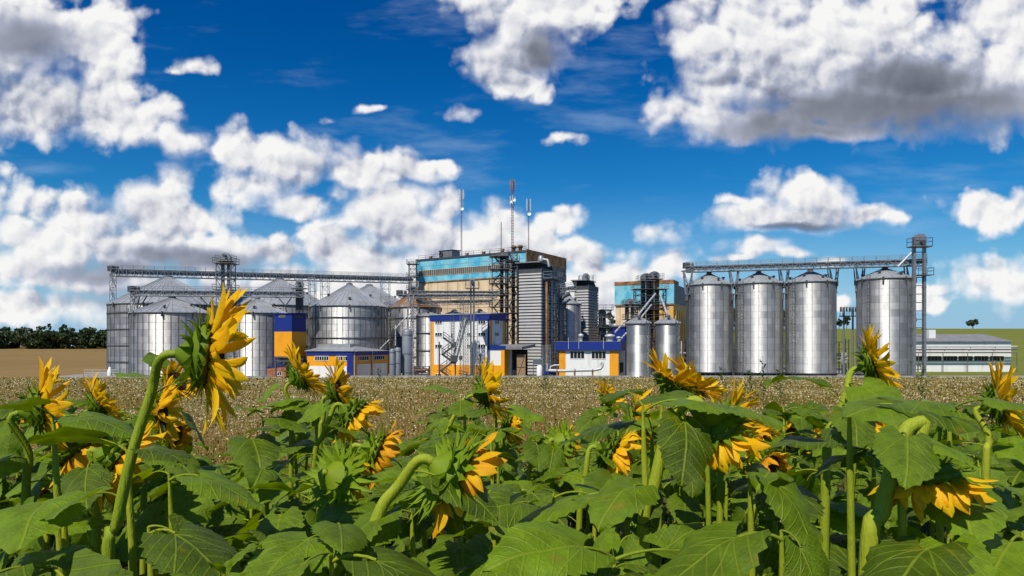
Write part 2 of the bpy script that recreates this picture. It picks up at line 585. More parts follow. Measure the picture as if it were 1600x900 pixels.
def conveyor_bridge(label, p, q, w=1.3, h=1.1, n=24, t=0.10, name='conveyor_bridge', rails=True, group=None, trough_mat=None):
    """overhead gallery: lattice girder, enclosed drag conveyor, grating walkway and handrails"""
    p, q = Vector(p), Vector(q)
    r = thing(name, label, 'conveyor', p, 0, group)
    q = q - p
    o = Vector((0, 0, 0))
    d = q.normalized()
    side = d.cross(Vector((0, 0, 1))).normalized()
    mb = MB()
    lattice(mb, o, q, w, h, n, t)
    mb.build('truss', M['steel'], r)
    mb = MB()
    mb.beam(o + Vector((0, 0, h * 0.1)) + side * 0.15, q + Vector((0, 0, h * 0.1)) + side * 0.15, w * 0.45, h * 0.5)
    for i in range(n // 2):
        c = o.lerp(q, (i + 0.5) / (n // 2)) + Vector((0, 0, h * 0.1)) + side * 0.15
        mb.beam(c - d * 0.05, c + d * 0.05, w * 0.5, h * 0.58)
    mb.build('trough', trough_mat or M['mid'], r)
    mb = MB()
    mb.beam(o - Vector((0, 0, h * 0.5)), q - Vector((0, 0, h * 0.5)), w * 0.98, 0.07)
    mb.build('walkway', M['mid'], r)
    if rails:
        mb = MB()
        for s in (-1, 1):
            rail(mb, [o + side * s * w * 0.5 + Vector((0, 0, h * 0.5)), q + side * s * w * 0.5 + Vector((0, 0, h * 0.5))], 0.75, 0.045, 1.8)
        mb.build('handrail', M['steel'], r)
    mb = MB()
    mb.box(-0.5, -0.5, h * 0.2, 0.6, 0.5, h * 0.2 + 1.0)
    mb.lathe([(0.3, 0), (0.3, 0.6), (0.02, 0.7)], (1.1, 0, h * 0.2 + 0.3), 10)
    mb.build('drive_motor', M['dark'], r)
    return r


def lattice_tower(name, label, cat, base, h, w, d, levels, t=0.12, m='steel', platforms=(), group=None, lad=True, rz=0.0):
    r = thing(name, label, cat, base, rz, group)
    mb = MB()
    lattice(mb, (0, 0, 0), (0, 0, h), w, d, levels, t)
    mb.build('frame', M[m], r)
    for z in platforms:
        mb = MB()
        k = 0.55
        mb.box(-w * 0.5 - k, -d * 0.5 - k, z, w * 0.5 + k, d * 0.5 + k, z + 0.08)
        x, y = w * 0.5 + k - 0.05, d * 0.5 + k - 0.05
        rail(mb, [(-x, -y, z), (x, -y, z), (x, y, z), (-x, y, z), (-x, -y, z)], 1.05, 0.05, 1.3)
        mb.build('platform', M[m], r)
    if lad:
        mb = MB()
        ladder(mb, (w * 0.5 + 0.12, -d * 0.5, 0), (w * 0.5 + 0.12, -d * 0.5, h), 0.5, 0.06, 0.45, (0, 1, 0))
        mb.build('ladder', M[m], r)
    return r


def bucket_elevator(label, base, h, w=0.55, gap=0.75, m='mid', rz=0.0, head='steel', group=None, name='bucket_elevator'):
    """twin trunking with boot, head, motor and discharge"""
    r = thing(name, label, 'grain elevator', base, rz, group)
    mb = MB()
    for s in (-1, 1):
        mb.box(s * gap - w / 2, -w / 2, 0.8, s * gap + w / 2, w / 2, h)
        z = 2.0
        while z < h:
            mb.box(s * gap - w / 2 - 0.05, -w / 2 - 0.05, z, s * gap + w / 2 + 0.05, w / 2 + 0.05, z + 0.1)
            z += 2.4
    mb.build('trunking', M[m], r)
    mb = MB()
    mb.box(-gap - w * 0.6, -w * 0.62, 0, gap + w * 0.6, w * 0.62, 0.9)
    mb.build('boot', M['dark'], r)
    mb = MB()
    L = gap + w * 0.6
    prof = [(-L, h - 0.1), (L, h - 0.1), (L, h + 0.5), (L * 0.7, h + 0.95), (L * 0.25, h + 1.15), (-L * 0.25, h + 1.15), (-L * 0.7, h + 0.95), (-L, h + 0.5)]
    k = len(prof)
    mb.add([(x, -w * 0.6, z) for x, z in prof] + [(x, w * 0.6, z) for x, z in prof],
           [tuple(range(k)), tuple(reversed(range(k, 2 * k)))] + [((i + 1) % k, i, i + k, (i + 1) % k + k) for i in range(k)])
    mb.build('head', M[head], r)
    mb = MB()
    mb.tube([(L * 0.1, -w * 0.6 - 0.9, h + 0.5), (L * 0.1, -w * 0.6, h + 0.5)], 0.28, 10)
    mb.build('motor', M['dark'], r)
    mb = MB()
    mb.box(-L - 0.7, -w - 0.7, h - 0.5, L + 0.7, w + 0.7, h - 0.42)
    x, y = L + 0.66, w + 0.66
    rail(mb, [(-x, -y, h - 0.42), (x, -y, h - 0.42), (x, y, h - 0.42), (-x, y, h - 0.42), (-x, -y, h - 0.42)], 1.05, 0.05, 1.1)
    mb.build('platform', M['steel'], r)
    return r


def spout(label, pts, r=0.16, m='pale', name='spout_pipe', cat='pipe'):
    o = Vector(pts[0])
    t = thing(name, label, cat, o)
    mb = MB()
    mb.tube([Vector(p) - o for p in pts], r, 10)
    mb.build('tube', M[m], t)
    for i in range(1, 4):
        mb = MB()
        a, b = Vector(pts[0]) - o, Vector(pts[1]) - o
        c = a.lerp(b, i / 4)
        d = (b - a).normalized()
        mb.tube([c - d * 0.06, c + d * 0.06], r * 1.35, 10)
        mb.build('flange', M['mid'], t)
    return t


# ------------------------------------------------------------------ silos
def silo(label, px, d, rpx, y_eave, y_apex, wall='silo_a', ribs=40, rings=0, name='grain_silo', group=None, n=80, roof='roof', legs=0.0, ladder_at=None,
         vents=6, rib_t=0.075, segs=40, cat='silo', joint_ribs=False):
    R_ = rpx / FPX * d
    x = (px - 800) / FPX * d
    ze = HC + (540 - y_eave) / FPX * d - ZP
    za = HC + (540 - y_apex) / FPX * d - ZP
    r = thing(name, label, cat, (x, d, ZP), 0, group)
    mb = MB()
    mb.lathe([(R_, legs), (R_, ze)], n=n)
    mb.build('wall', M[wall], r)
    if ribs:
        mb = MB()
        for k in range(ribs):
            a = 2 * math.pi * (k + 0.5) / ribs
            c, s = math.cos(a), math.sin(a)
            mb.beam((c * (R_ + rib_t * 0.4), s * (R_ + rib_t * 0.4), legs), (c * (R_ + rib_t * 0.4), s * (R_ + rib_t * 0.4), ze - 0.05), rib_t, rib_t)
        mb.build('stiffeners', M['rib'], r)
    for i in range(rings):
        z = ze * (1 - (i + 1) / (rings + 1) * (0.9 if rings > 1 else 0.5)) if rings < 3 else ze * (i + 0.8) / (rings + 0.4)
        mb = MB()
        mb.lathe([(R_ + 0.02, z), (R_ + rib_t + 0.10, z), (R_ + rib_t + 0.10, z + 0.14), (R_ + 0.02, z + 0.14)], n=n, smooth=False)
        mb.build('wind_ring', M['rib'], r)
    # roof: cone with raised seams
    mb = MB()
    ov = R_ + 0.22
    zr = ze + 0.02
    rc = max(0.35, R_ * 0.07)
    zc = za - 0.25
    mb.lathe([(ov, zr - 0.12), (ov, zr), (R_ * 0.5, zr + (zc - zr) * (ov - R_ * 0.5) / (ov - rc)), (rc, zc)], n=segs, smooth=False)
    for k in range(segs):
        a = 2 * math.pi * k / segs
        c, s = math.cos(a), math.sin(a)
        mb.beam((c * ov, s * ov, zr + 0.03), (c * rc, s * rc, zc + 0.03), 0.07, 0.09)
    mb.build('roof', M[roof], r)
    mb = MB()
    mb.lathe([(R_ + 0.05, ze - 0.22), (R_ + 0.14, ze - 0.2), (R_ + 0.14, ze - 0.12)], n=n)
    mb.build('eave_ring', M['rib'], r)
    mb = MB()
    mb.lathe([(rc + 0.12, zc - 0.1), (rc + 0.12, zc + 0.22), (rc * 0.5, zc + 0.4), (0.01, zc + 0.42)], n=16, smooth=False)
    mb.build('roof_cap', M['mid'], r)
    for k in range(vents):
        a = 2 * math.pi * (k + 0.35) / vents + 0.4
        f = 0.62 if k % 2 else 0.80
        c, s = math.cos(a) * R_ * f, math.sin(a) * R_ * f
        z = zr + (zc - zr) * (ov - R_ * f) / (ov - rc)
        mb = MB()
        mb.lathe([(0.16, -0.1), (0.16, 0.30), (0.30, 0.32), (0.26, 0.5), (0.01, 0.55)], (c, s, z), 10, smooth=False)
        mb.build('roof_vent', M['dark'], r)
    for k in range(8 if R_ > 3 else 0):
        a = 2 * math.pi * (k + 0.3) / 8
        c, s = math.cos(a), math.sin(a)
        mb = MB()
        mb.beam((c * (R_ + 0.25), s * (R_ + 0.25), ze - 0.75), (c * (R_ + 0.25), s * (R_ + 0.25), ze + 0.12), 0.2, 0.2)
        mb.build('eave_lug', M['dark'], r)
    if legs:
        mb = MB()
        for k in range(28):
            a = 2 * math.pi * k / 28
            c, s = math.cos(a) * R_ * 0.97, math.sin(a) * R_ * 0.97
            mb.beam((c, s, 0), (c, s, legs), 0.16, 0.16)
        mb.lathe([(R_ + 0.08, legs - 0.03), (R_ + 0.14, legs + 0.02), (R_ + 0.14, legs + 0.15), (R_ + 0.03, legs + 0.2)], n=n, smooth=False)
        mb.lathe([(R_ * 0.7, 0.0), (R_ * 0.7, legs)], n=24)
        mb.build('base_frame', M['dark'], r)
    else:
        mb = MB()
        mb.lathe([(R_ + 0.35, 0), (R_ + 0.35, 0.3), (R_ + 0.02, 0.3)], n=n, smooth=False)
        mb.build('foundation', M['concrete'], r)
    if ladder_at is not None:
        a = R(ladder_at)
        c, s = math.cos(a), math.sin(a)
        mb = MB()
        k = R_ + 0.28
        ladder(mb, (c * k, s * k, 0.3), (c * k, s * k, ze + 0.8), 0.5, 0.06, 0.5, (-s, c, 0))
        z = 2.5
        while z < ze + 0.5:
            for u in (-0.45, 0.45):
                mb.beam((c * k - s * u, s * k + c * u, z), (c * (k + 0.6) - s * u * 0.6, s * (k + 0.6) + c * u * 0.6, z), 0.05)
            mb.beam((c * (k + 0.6) + s * 0.3, s * (k + 0.6) - c * 0.3, z), (c * (k + 0.6) - s * 0.3, s * (k + 0.6) + c * 0.3, z), 0.05)
            z += 1.1
        mb.build('caged_ladder', M['mid'], r)
    return r


# ------------------------------------------------------------------ buildings set by their nearest corner
class Corner:
    """a building whose near right corner stands at pixel px, distance d, turned by th degrees; front runs to -x, depth to +y"""
    def __init__(s, px, d, th):
        s.C = Vector(((px - 800) / FPX * d, d, ZP))
        s.c, s.s, s.th = math.cos(R(th)), math.sin(R(th)), th

    def front(s, px, py=None):
        k = (px - 800) / FPX
        t = (s.C.x - k * s.C.y) / (s.c + k * s.s)
        if py is None:
            return -t
        return -t, HC - (py - 540) / FPX * (s.C.y + t * s.s) - ZP

    def side(s, px, py=None):
        k = (px - 800) / FPX
        t = (k * s.C.y - s.C.x) / (s.s - k * s.c)
        if py is None:
            return t
        return t, HC - (py - 540) / FPX * (s.C.y + t * s.c) - ZP

    def z(s, py):
        return HC - (py - 540) / FPX * s.C.y - ZP

    def root(s, name, label, cat='building', group=None):
        return thing(name, label, cat, s.C, R(-s.th), group)


def window_front(root, x0, x1, z0, z1, n, y=0.0, frame='white', pane='glass'):
    mb = MB()
    t = 0.07
    mb.box(x0, y - 0.06, z0, x1, y + 0.02, z0 + t)
    mb.box(x0, y - 0.06, z1 - t, x1, y + 0.02, z1)
    for i in range(n + 1):
        x = x0 + (x1 - x0 - t) * i / n
        mb.box(x, y - 0.055, z0 + t, x + t, y + 0.02, z1 - t)
    f = mb.build('window', M[frame], root)
    mb = MB()
    mb.box(x0 + 0.01, y - 0.02, z0 + 0.01, x1 - 0.01, y + 0.01, z1 - 0.01)
    mb.build('pane', M[pane], f)
    return f


def window_side(root, y0, y1, z0, z1, n, x=0.0, frame='white', pane='glass'):
    mb = MB()
    t = 0.07
    mb.box(x - 0.02, y0, z0, x + 0.06, y1, z0 + t)
    mb.box(x - 0.02, y0, z1 - t, x + 0.06, y1, z1)
    for i in range(n + 1):
        y = y0 + (y1 - y0 - t) * i / n
        mb.box(x - 0.02, y, z0 + t, x + 0.055, y + t, z1 - t)
    f = mb.build('window', M[frame], root)
    mb = MB()
    mb.box(x - 0.01, y0 + 0.01, z0 + 0.01, x + 0.02, y1 - 0.01, z1 - 0.01)
    mb.build('pane', M[pane], f)
    return f

# ------------------------------------------------------------------ terrain
def earth_material():
    mt = bpy.data.materials.new('fields_and_soil')
    mt.use_nodes = True
    t = mt.node_tree
    t.nodes.clear()
    n = NT(t)
    out = n.n('ShaderNodeOutputMaterial')
    b = n.n('ShaderNodeBsdfPrincipled')
    t.links.new(b.outputs[0], out.inputs[0])
    pos = n.n('ShaderNodeNewGeometry').outputs['Position']
    x, y, z = n.sep(pos)
    soil = n.mix(n.noise(pos, 6.0, 6, 0.65), (0.035, 0.026, 0.017), (0.085, 0.062, 0.04))
    stubble = n.mix(n.noise(n.vec('MULTIPLY', pos, (0.05, 0.012, 1)), 1.0, 6, 0.6), (0.17, 0.105, 0.035), (0.27, 0.18, 0.07))
    crop = n.mix(n.noise(n.vec('MULTIPLY', pos, (0.03, 0.01, 1)), 1.0, 6, 0.6), (0.10, 0.13, 0.02), (0.20, 0.20, 0.04))
    buck = n.mix(n.noise(pos, 1.2, 6, 0.6), (0.09, 0.075, 0.02), (0.15, 0.125, 0.045))
    ratio = n.math('DIVIDE', x, n.math('MAXIMUM', y, 1.0))
    far = n.mix(n.smooth(ratio, -0.1, 0.1), stubble, crop)
    c = n.mix(n.smooth(y, 7.2, 8.6), soil, buck)
    c = n.mix(n.smooth(y, 100, 104, 0, 1, 'LINEAR'), c, far)
    n.put(b.inputs['Base Color'], c)
    b.inputs['Roughness'].default_value = 0.95
    b.inputs['Specular IOR Level'].default_value = 0.1
    bp = n.n('ShaderNodeBump')
    bp.inputs['Strength'].default_value = 0.7
    bp.inputs['Distance'].default_value = 0.06
    n.put(bp.inputs['Height'], n.noise(pos, 9.0, 6, 0.65))
    n.put(b.inputs['Normal'], bp.outputs[0])
    return mt


ys = [-60, -20, -8, -3, 0, 1, 2, 3, 4, 5, 6, 7, 8, 10, 12, 15, 18, 22, 27, 33, 40, 48, 57, 67, 78, 90, 98, 104, 110, 118, 185, 195, 210, 230, 260, 300, 350, 400, 450, 500, 560, 620, 700, 800, 950, 1200, 1700, 2500]
xs = [-1800, -1200, -800, -600, -450, -350, -280, -220, -180, -150, -125, -105, -88, -72, -58, -46, -36, -28, -21, -15, -10, -6.5, -4, -2, 0]
xs = xs + [-v for v in reversed(xs[:-1])]
mb = MB()
mb.add([(x, y, ground(x, y)) for y in ys for x in xs],
       [(j * len(xs) + i, j * len(xs) + i + 1, (j + 1) * len(xs) + i + 1, (j + 1) * len(xs) + i) for j in range(len(ys) - 1) for i in range(len(xs) - 1)], 0, True)
structure(mb.build('ground', earth_material()))
mb = MB()
yd = [(-78, 106.5), (72, 106.5), (82, 182), (-90, 182)]
mb.add([(x, y, ZP + 0.006) for x, y in yd], [(0, 1, 2, 3)])
structure(mb.build('yard', M['yard']))
# low concrete kerb wall along the yard
mb = MB()
x = -25.0
while x < 88:
    mb.box(x, 104.0, ZP - 0.4, x + 2.94, 104.25, ZP + 0.72)
    x += 3.0
structure(mb.build('kerb', M['concrete']))

# ------------------------------------------------------------------ left silos
GL = 'large grey grain silos on the left'
silo('large silo behind at the far left end, under the long upper conveyor', 262, 130, 81, 478, 431, rings=4, name='grain_silo', group=GL, ladder_at=185)
silo('large silo in the back row behind the blue and yellow box', 437, 135, 78, 480, 435, rings=4, group=GL)
silo('large silo half hidden behind the big ringed silo, only its roof slope showing', 577, 149, 71, 482, 445, rings=4, group=GL)
silo('smooth striped front silo behind the tallest sunflower flower', 269, 118, 58, 490, 463.5, ribs=36, group=GL, ladder_at=200)
silo('front silo directly left of the blue and yellow box', 402, 118, 46, 490, 465.5, ribs=30, group=GL, ladder_at=250)
silo('big ringed silo rising behind the low yellow building', 546, 128, 58.5, 480, 443, rings=3, ribs=44, group=GL, ladder_at=186)
silo('silo with a rusty patched roof left of the turquoise block', 650, 138, 38, 481, 449, rings=3, ribs=30, group=GL, roof='roof_rust')

GB = 'three small bins behind the white building'
for px, lb in ((671, 'small cone roofed bin behind the left end of the white building'), (710, 'small cone roofed bin behind the middle of the white building'), (750, 'small cone roofed bin behind the right end of the white building')):
    silo(lb, px, 127, 20, 494, 484, ribs=16, rings=2, group=GB, n=40, segs=20, vents=2, roof='mid' if False else 'roof')

silo('single mid height silo between the two louvred dryer towers', 889, 130, 18.5, 475, 461, wall='silo_b', ribs=0, n=48, segs=24, vents=3, ladder_at=250)
GH = 'pair of slim bins beside the low blue roofed building'
silo('left slim bin touching the right end of the low blue roofed building', 997.5, 105, 18.4, 505, 493.5, wall='tank_b', ribs=0, n=56, segs=16, vents=2, group=GH, ladder_at=300)
silo('right slim bin in front of the turquoise and ochre block', 1043, 105, 18.4, 505, 493, wall='tank_b', ribs=0, n=56, segs=16, vents=2, group=GH, ladder_at=300)

GR = 'row of four tall silos on the right'
for px, d, rp, ye, ya, lb in ((1108, 121.5, 34.3, 446, 426, 'tall silo at the left end of the right hand row of four'),
                              (1185.5, 119, 35.2, 444, 424, 'second tall silo from the left in the right hand row of four'),
                              (1266, 116.5, 36.4, 442, 421.5, 'third tall silo from the left in the right hand row of four'),
                              (1382.5, 112, 39.4, 437, 417.5, 'tall silo standing apart beside the slender lift tower at the right')):
    silo(lb, px, d, rp, ye, ya, wall='silo_b', ribs=18, rib_t=0.06, legs=0.55, group=GR, n=72, segs=24, ladder_at=210)

# ------------------------------------------------------------------ conveyors over the silos
pA = pt(174, 426, 129); pB = pt(644, 438, 156)
conveyor_bridge('long upper conveyor bridge running over the back row of left silos', pA, pB, 1.6, 1.35, 46, 0.13, group='overhead conveyor bridges')
pA = pt(206, 458, 117.5); pB = pt(474, 460.5, 119)
conveyor_bridge('shorter lower conveyor bridge over the two front left silos', pA, pB, 1.2, 0.95, 26, 0.11, group='overhead conveyor bridges')
pA = pt(1072, 421, 122); pB = pt(1447, 410, 109)
conveyor_bridge('conveyor bridge over the four tall silos at the right', pA, pB, 1.3, 1.05, 34, 0.11, group='overhead conveyor bridges')
pA = pt(624, 463, 126); pB = pt(776, 462.5, 122)
conveyor_bridge('lower of two dark conveyors crossing the cream wall', pA, pB, 1.0, 0.6, 12, 0.08, rails=False, group='conveyors before the cream wall', trough_mat=M['dark'])
pA = pt(644, 457, 128); pB = pt(778, 457.5, 124)
conveyor_bridge('upper of two dark conveyors crossing the cream wall', pA, pB, 1.0, 0.55, 12, 0.08, rails=False, group='conveyors before the cream wall', trough_mat=M['dark'])
pA = pt(655, 474, 127); pB = pt(770, 471.5, 127)
conveyor_bridge('light lattice conveyor just above the three small bins', pA, pB, 0.9, 0.8, 12, 0.09, group='conveyors before the cream wall')


def post_to(label, px, py_top, d, w, name='support_tower', lev=10, t=0.09, m='steel', dd=None, platforms=(), cat='tower', group=None):
    z = pt(px, py_top, d).z - ZP
    return lattice_tower(name, label, cat, ((px - 800) / FPX * d, d, ZP), z, w, dd or w, lev, t, m, platforms, group, lad=False)


GS = 'lattice supports of the left conveyors'
post_to('slim lattice support at the far left end of the upper conveyor', 176.5, 427, 127.8, 0.75, lev=14, group=GS)
post_to('slim lattice support at the left end of the lower conveyor', 209, 460, 118, 0.75, lev=12, group=GS)
post_to('lattice support under the upper conveyor right of the blue and yellow box', 488, 434, 128.5, 1.1, lev=14, group=GS)
post_to('lattice support with ladder between the big ringed silo and its neighbour', 508, 436, 146, 1.6, lev=12, group=GS)
post_to('lattice support rising right of the big ringed silo', 602, 440, 140, 1.7, lev=12, group=GS)
post_to('tall lattice support left of the white building', 648, 440, 128, 1.4, lev=16, group=GS, t=0.11)
post_to('lattice support in front of the cream wall over the left small bin', 642, 460, 124, 1.0, lev=12, group=GS)

# head tower with elevator on the upper conveyor
hz = pt(353, 412, 126).z - ZP
hx = (353 - 800) / FPX * 126
lattice_tower('elevator_tower', 'square lattice head tower standing up through the left conveyors', 'tower', (hx, 126, ZP), hz, 2.6, 2.4, 14, 0.13, 'mid', (hz - 0.05, hz - 5.0))
bucket_elevator('grain elevator inside the square lattice head tower', (hx - 0.1, 126.2, ZP), hz + 0.9, 0.5, 0.55, 'mid')
bucket_elevator('dark grain elevator at the right end of the lower conveyor', ((468 - 800) / FPX * 120, 120, ZP), pt(468, 447, 120).z - ZP, 0.55, 0.35, 'dark')
# slanting braces under the lower conveyor
for (xa, ya), (xb, yb), (xc, yc), lb in (((214, 487), (230, 462), (218, 462), 'left brace pair under the lower conveyor'), ((326, 478), (312, 463), (334, 463), 'middle brace pair under the lower conveyor'),
                                         ((446, 478), (434, 464), (456, 464), 'right brace pair under the lower conveyor')):
    o = pt(xa, ya, 117.8)
    r = thing('brace_frame', lb, 'brace', o, 0, 'braces under the lower conveyor')
    mb = MB()
    for q in ((xb, yb), (xc, yc)):
        mb.beam((0, 0, 0), pt(q[0], q[1], 117.8) - o, 0.16)
    mb.beam((0, 0, 0), (0, 0.6, -1.2), 0.16)
    mb.build('strut', M['dark'], r)

# V brackets between the right hand silos
for i, (px, py, d) in enumerate(((1075, 420, 120.5), (1147, 419, 119), (1225, 417, 117), (1302, 415, 115), (1343, 413.5, 113.5), (1422, 411, 110.5))):
    o = pt(px, py + 1, d - 0.1)
    lb = ['bracket holding the left end of the right conveyor bridge', 'bracket between the first and second tall silos', 'bracket between the second and third tall silos', 'bracket at the right side of the third tall silo',
          'bracket at the left side of the tall silo standing apart', 'bracket between the last tall silo and the lift tower'][i]
    r = thing('bridge_bracket', lb, 'bracket', o, 0, 'brackets under the right conveyor bridge')
    for s in (-1, 1):
        mb = MB()
        x = s * 0.75
        mb.beam((x, -0.35, -0.35), (x * 0.55, -0.2, -4.4), 0.16)
        mb.beam((x, 0.45, -0.35), (x * 0.55, 0.3, -4.4), 0.16)
        mb.beam((x, -0.35, -0.35), (0, -0.1, -3.0), 0.11)
        mb.beam((x * 0.8, -0.3, -1.8), (-x * 0.5, -0.2, -3.6), 0.09)
        mb.build('strut', M['steel'], r)
    mb = MB()
    mb.beam((-1.1, -0.4, -0.3), (1.1, -0.4, -0.3), 0.16)
    mb.beam((-1.1, 0.5, -0.3), (1.1, 0.5, -0.3), 0.16)
    mb.box(-0.55, -0.4, -4.6, 0.55, 0.5, -4.4)
    mb.box(-0.5, -0.35, -5.6, -0.1, 0.3, -4.6)
    mb.build('cross_beam', M['mid'], r)
    mb = MB()
    ladder(mb, (0.15, -0.3, -5.0), (0.15, -0.3, -(pt(px, py, d).z - ZP) + 0.1), 0.5, 0.06, 0.5)
    mb.beam((-0.25, -0.1, -5.0), (-0.25, -0.1, -(pt(px, py, d).z - ZP) + 0.1), 0.18)
    mb.build('ladder', M['dark'], r)

# lift tower at the right end
d = 108.0
tx = (1436 - 800) / FPX * d
tz = pt(1436, 383, d).z - ZP
r = thing('lift_tower', 'slender ladder like grain lift tower at the right end with a boxy head', 'tower', (tx, d, ZP))
for s in (-1, 1):
    mb = MB()
    mb.box(s * 0.82 - 0.2, -0.25, 0, s * 0.82 + 0.2, 0.25, tz)
    z = 1.5
    while z < tz:
        mb.box(s * 0.82 - 0.24, -0.29, z, s * 0.82 + 0.24, 0.29, z + 0.1)
        z += 2.2
    mb.build('leg_trunking', M['steel'], r)
mb = MB()
z = 1.5
i = 0
while z < tz:
    mb.beam((-0.65, 0.05, z), (0.65, 0.05, z), 0.13)
    if z < tz - 8 and i % 2 == 0:
        mb.beam((-0.8, 0.1, z + 1.2), (-4.2, 2.0, z + 1.2), 0.09)
        mb.beam((-0.8, 0.0, z + 1.2), (-4.2, 1.2, z + 2.6), 0.06)
    z += 1.35
    i += 1
mb.build('rung', M['mid'], r)
mb = MB()
mb.box(-1.5, -0.9, tz - 0.35, 1.7, 0.9, tz - 0.2)
rail(mb, [(-1.45, -0.85, tz - 0.2), (1.65, -0.85, tz - 0.2), (1.65, 0.85, tz - 0.2), (-1.45, 0.85, tz - 0.2), (-1.45, -0.85, tz - 0.2)], 1.3, 0.06, 1.0)
mb.box(-0.6, -0.9, tz - 4.9, 1.9, 0.9, tz - 4.8)
rail(mb, [(-0.6, -0.85, tz - 4.8), (1.85, -0.85, tz - 4.8), (1.85, 0.85, tz - 4.8)], 1.1, 0.06, 1.0)
mb.build('platform', M['mid'], r)
mb = MB()
mb.box(-0.85, -0.55, tz - 0.2, 0.85, 0.55, tz + 1.25)
mb.add([(-0.85, -0.55, tz + 1.25), (0.85, -0.55, tz + 1.25), (0.85, 0.55, tz + 1.25), (-0.85, 0.55, tz + 1.25), (-0.35, -0.5, tz + 1.75), (0.5, -0.5, tz + 1.75), (0.5, 0.5, tz + 1.75), (-0.35, 0.5, tz + 1.75)],
       [(0, 1, 5, 4), (1, 2, 6, 5), (2, 3, 7, 6), (3, 0, 4, 7), (4, 5, 6, 7)])
mb.build('head', M['steel'], r)
mb = MB()
mb.tube([(0.1, -1.0, tz + 0.4), (0.1, -0.5, tz + 0.4)], 0.33, 12)
mb.build('motor', M['dark'], r)
mb = MB()
mb.tube([(-0.7, 0, tz - 0.7), (-3.1, 0.5, tz - 3.4)], 0.17, 10)
mb.build('discharge_spout', M['pale'], r)

# ------------------------------------------------------------------ main block (turquoise over cream)
K = Corner(822, 145, 32)
xl = K.front(652)
H = K.z(390)
bd = K.side(883)
r = K.root('elevator_building', 'tall works block, turquoise above cream panel walls, with masts on its roof')
zb = K.front(700, 438)[1]            # lower edge of the turquoise storey
mb = MB()
mb.box(xl, 0, 0, 0, bd, zb)
mb.build('lower_wall', M['cream'], r)
mb = MB()
mb.box(xl - 0.15, -0.15, zb, 0.15, bd + 0.15, H - 0.5)
up = mb.build('upper_wall', M['turq'], r)
mb = MB()
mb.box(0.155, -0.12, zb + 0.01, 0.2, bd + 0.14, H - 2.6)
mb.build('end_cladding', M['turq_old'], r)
mb = MB()
mb.box(0.155, -0.16, H - 2.58, 0.26, bd + 0.16, H + 0.1)
mb.build('rusty_band', M['rust'], r)
mb = MB()
mb.box(0.005, 0.05, zb - 9.5, 0.06, bd, zb - 0.2)
mb.build('end_wall', M['louver_dk'], r)
mb = MB()
mb.box(xl - 0.3, -0.32, H - 0.5, 0.15, 0.3, H - 0.12)
mb.build('cornice', M['dark'], r)
mb = MB()
mb.box(xl, 0.3, H - 0.5, 0, bd, H - 0.3)
mb.build('flat_roof', M['flat'], r)
mb = MB()
mb.box(xl - 0.18, -0.18, zb - 0.25, 0.16, -0.01, zb)
mb.build('ledge', M['rust'], r)
z1, z0 = K.front(700, 419.5)[1], K.front(700, 429.5)[1]
wn = window_front(r, xl + 0.5, -0.3, z0, z1, 52, y=-0.16, frame='cream', pane='oldglass')
window_side(r, 0.5, bd - 0.4, H - 4.6, H - 2.9, 26, x=0.22, frame='concrete', pane='oldglass')
window_side(r, bd * 0.62, bd - 0.4, zb + 1.0, zb + 2.6, 9, x=0.22, frame='concrete', pane='oldglass')
mb = MB()
x = xl + 0.4
while x < -0.5:
    mb.box(x, -0.035, 1, x + 0.10, 0.0, zb - 0.3)
    x += 2.9
z = zb - 3.2
while z > 2:
    mb.box(xl + 0.02, -0.03, z, -0.02, 0.0, z + 0.08)
    z -= 3.4
mb.build('panel_joints', M['cream_line'], r)
mb = MB()
for k, f in enumerate((0.36, 0.66)):
    mb.box(xl - 0.14, -0.165, zb + (H - zb) * f - 0.02, 0.1, -0.15, zb + (H - zb) * f + 0.05)
mb.box(xl * 0.5, -0.17, zb, xl * 0.5 + 0.07, -0.15, H - 0.5)
mb.box(-0.02, -0.2, zb, 0.2, -0.15, H - 0.3)
mb.build('sheet_joints', M['turq_old'], r)
mb = MB()
rail(mb, [(xl + 0.1, 0.2, H - 0.3), (-0.1, 0.2, H - 0.3)], 1.1, 0.05, 2.2)
mb.build('roof_railing', M['dark'], r)
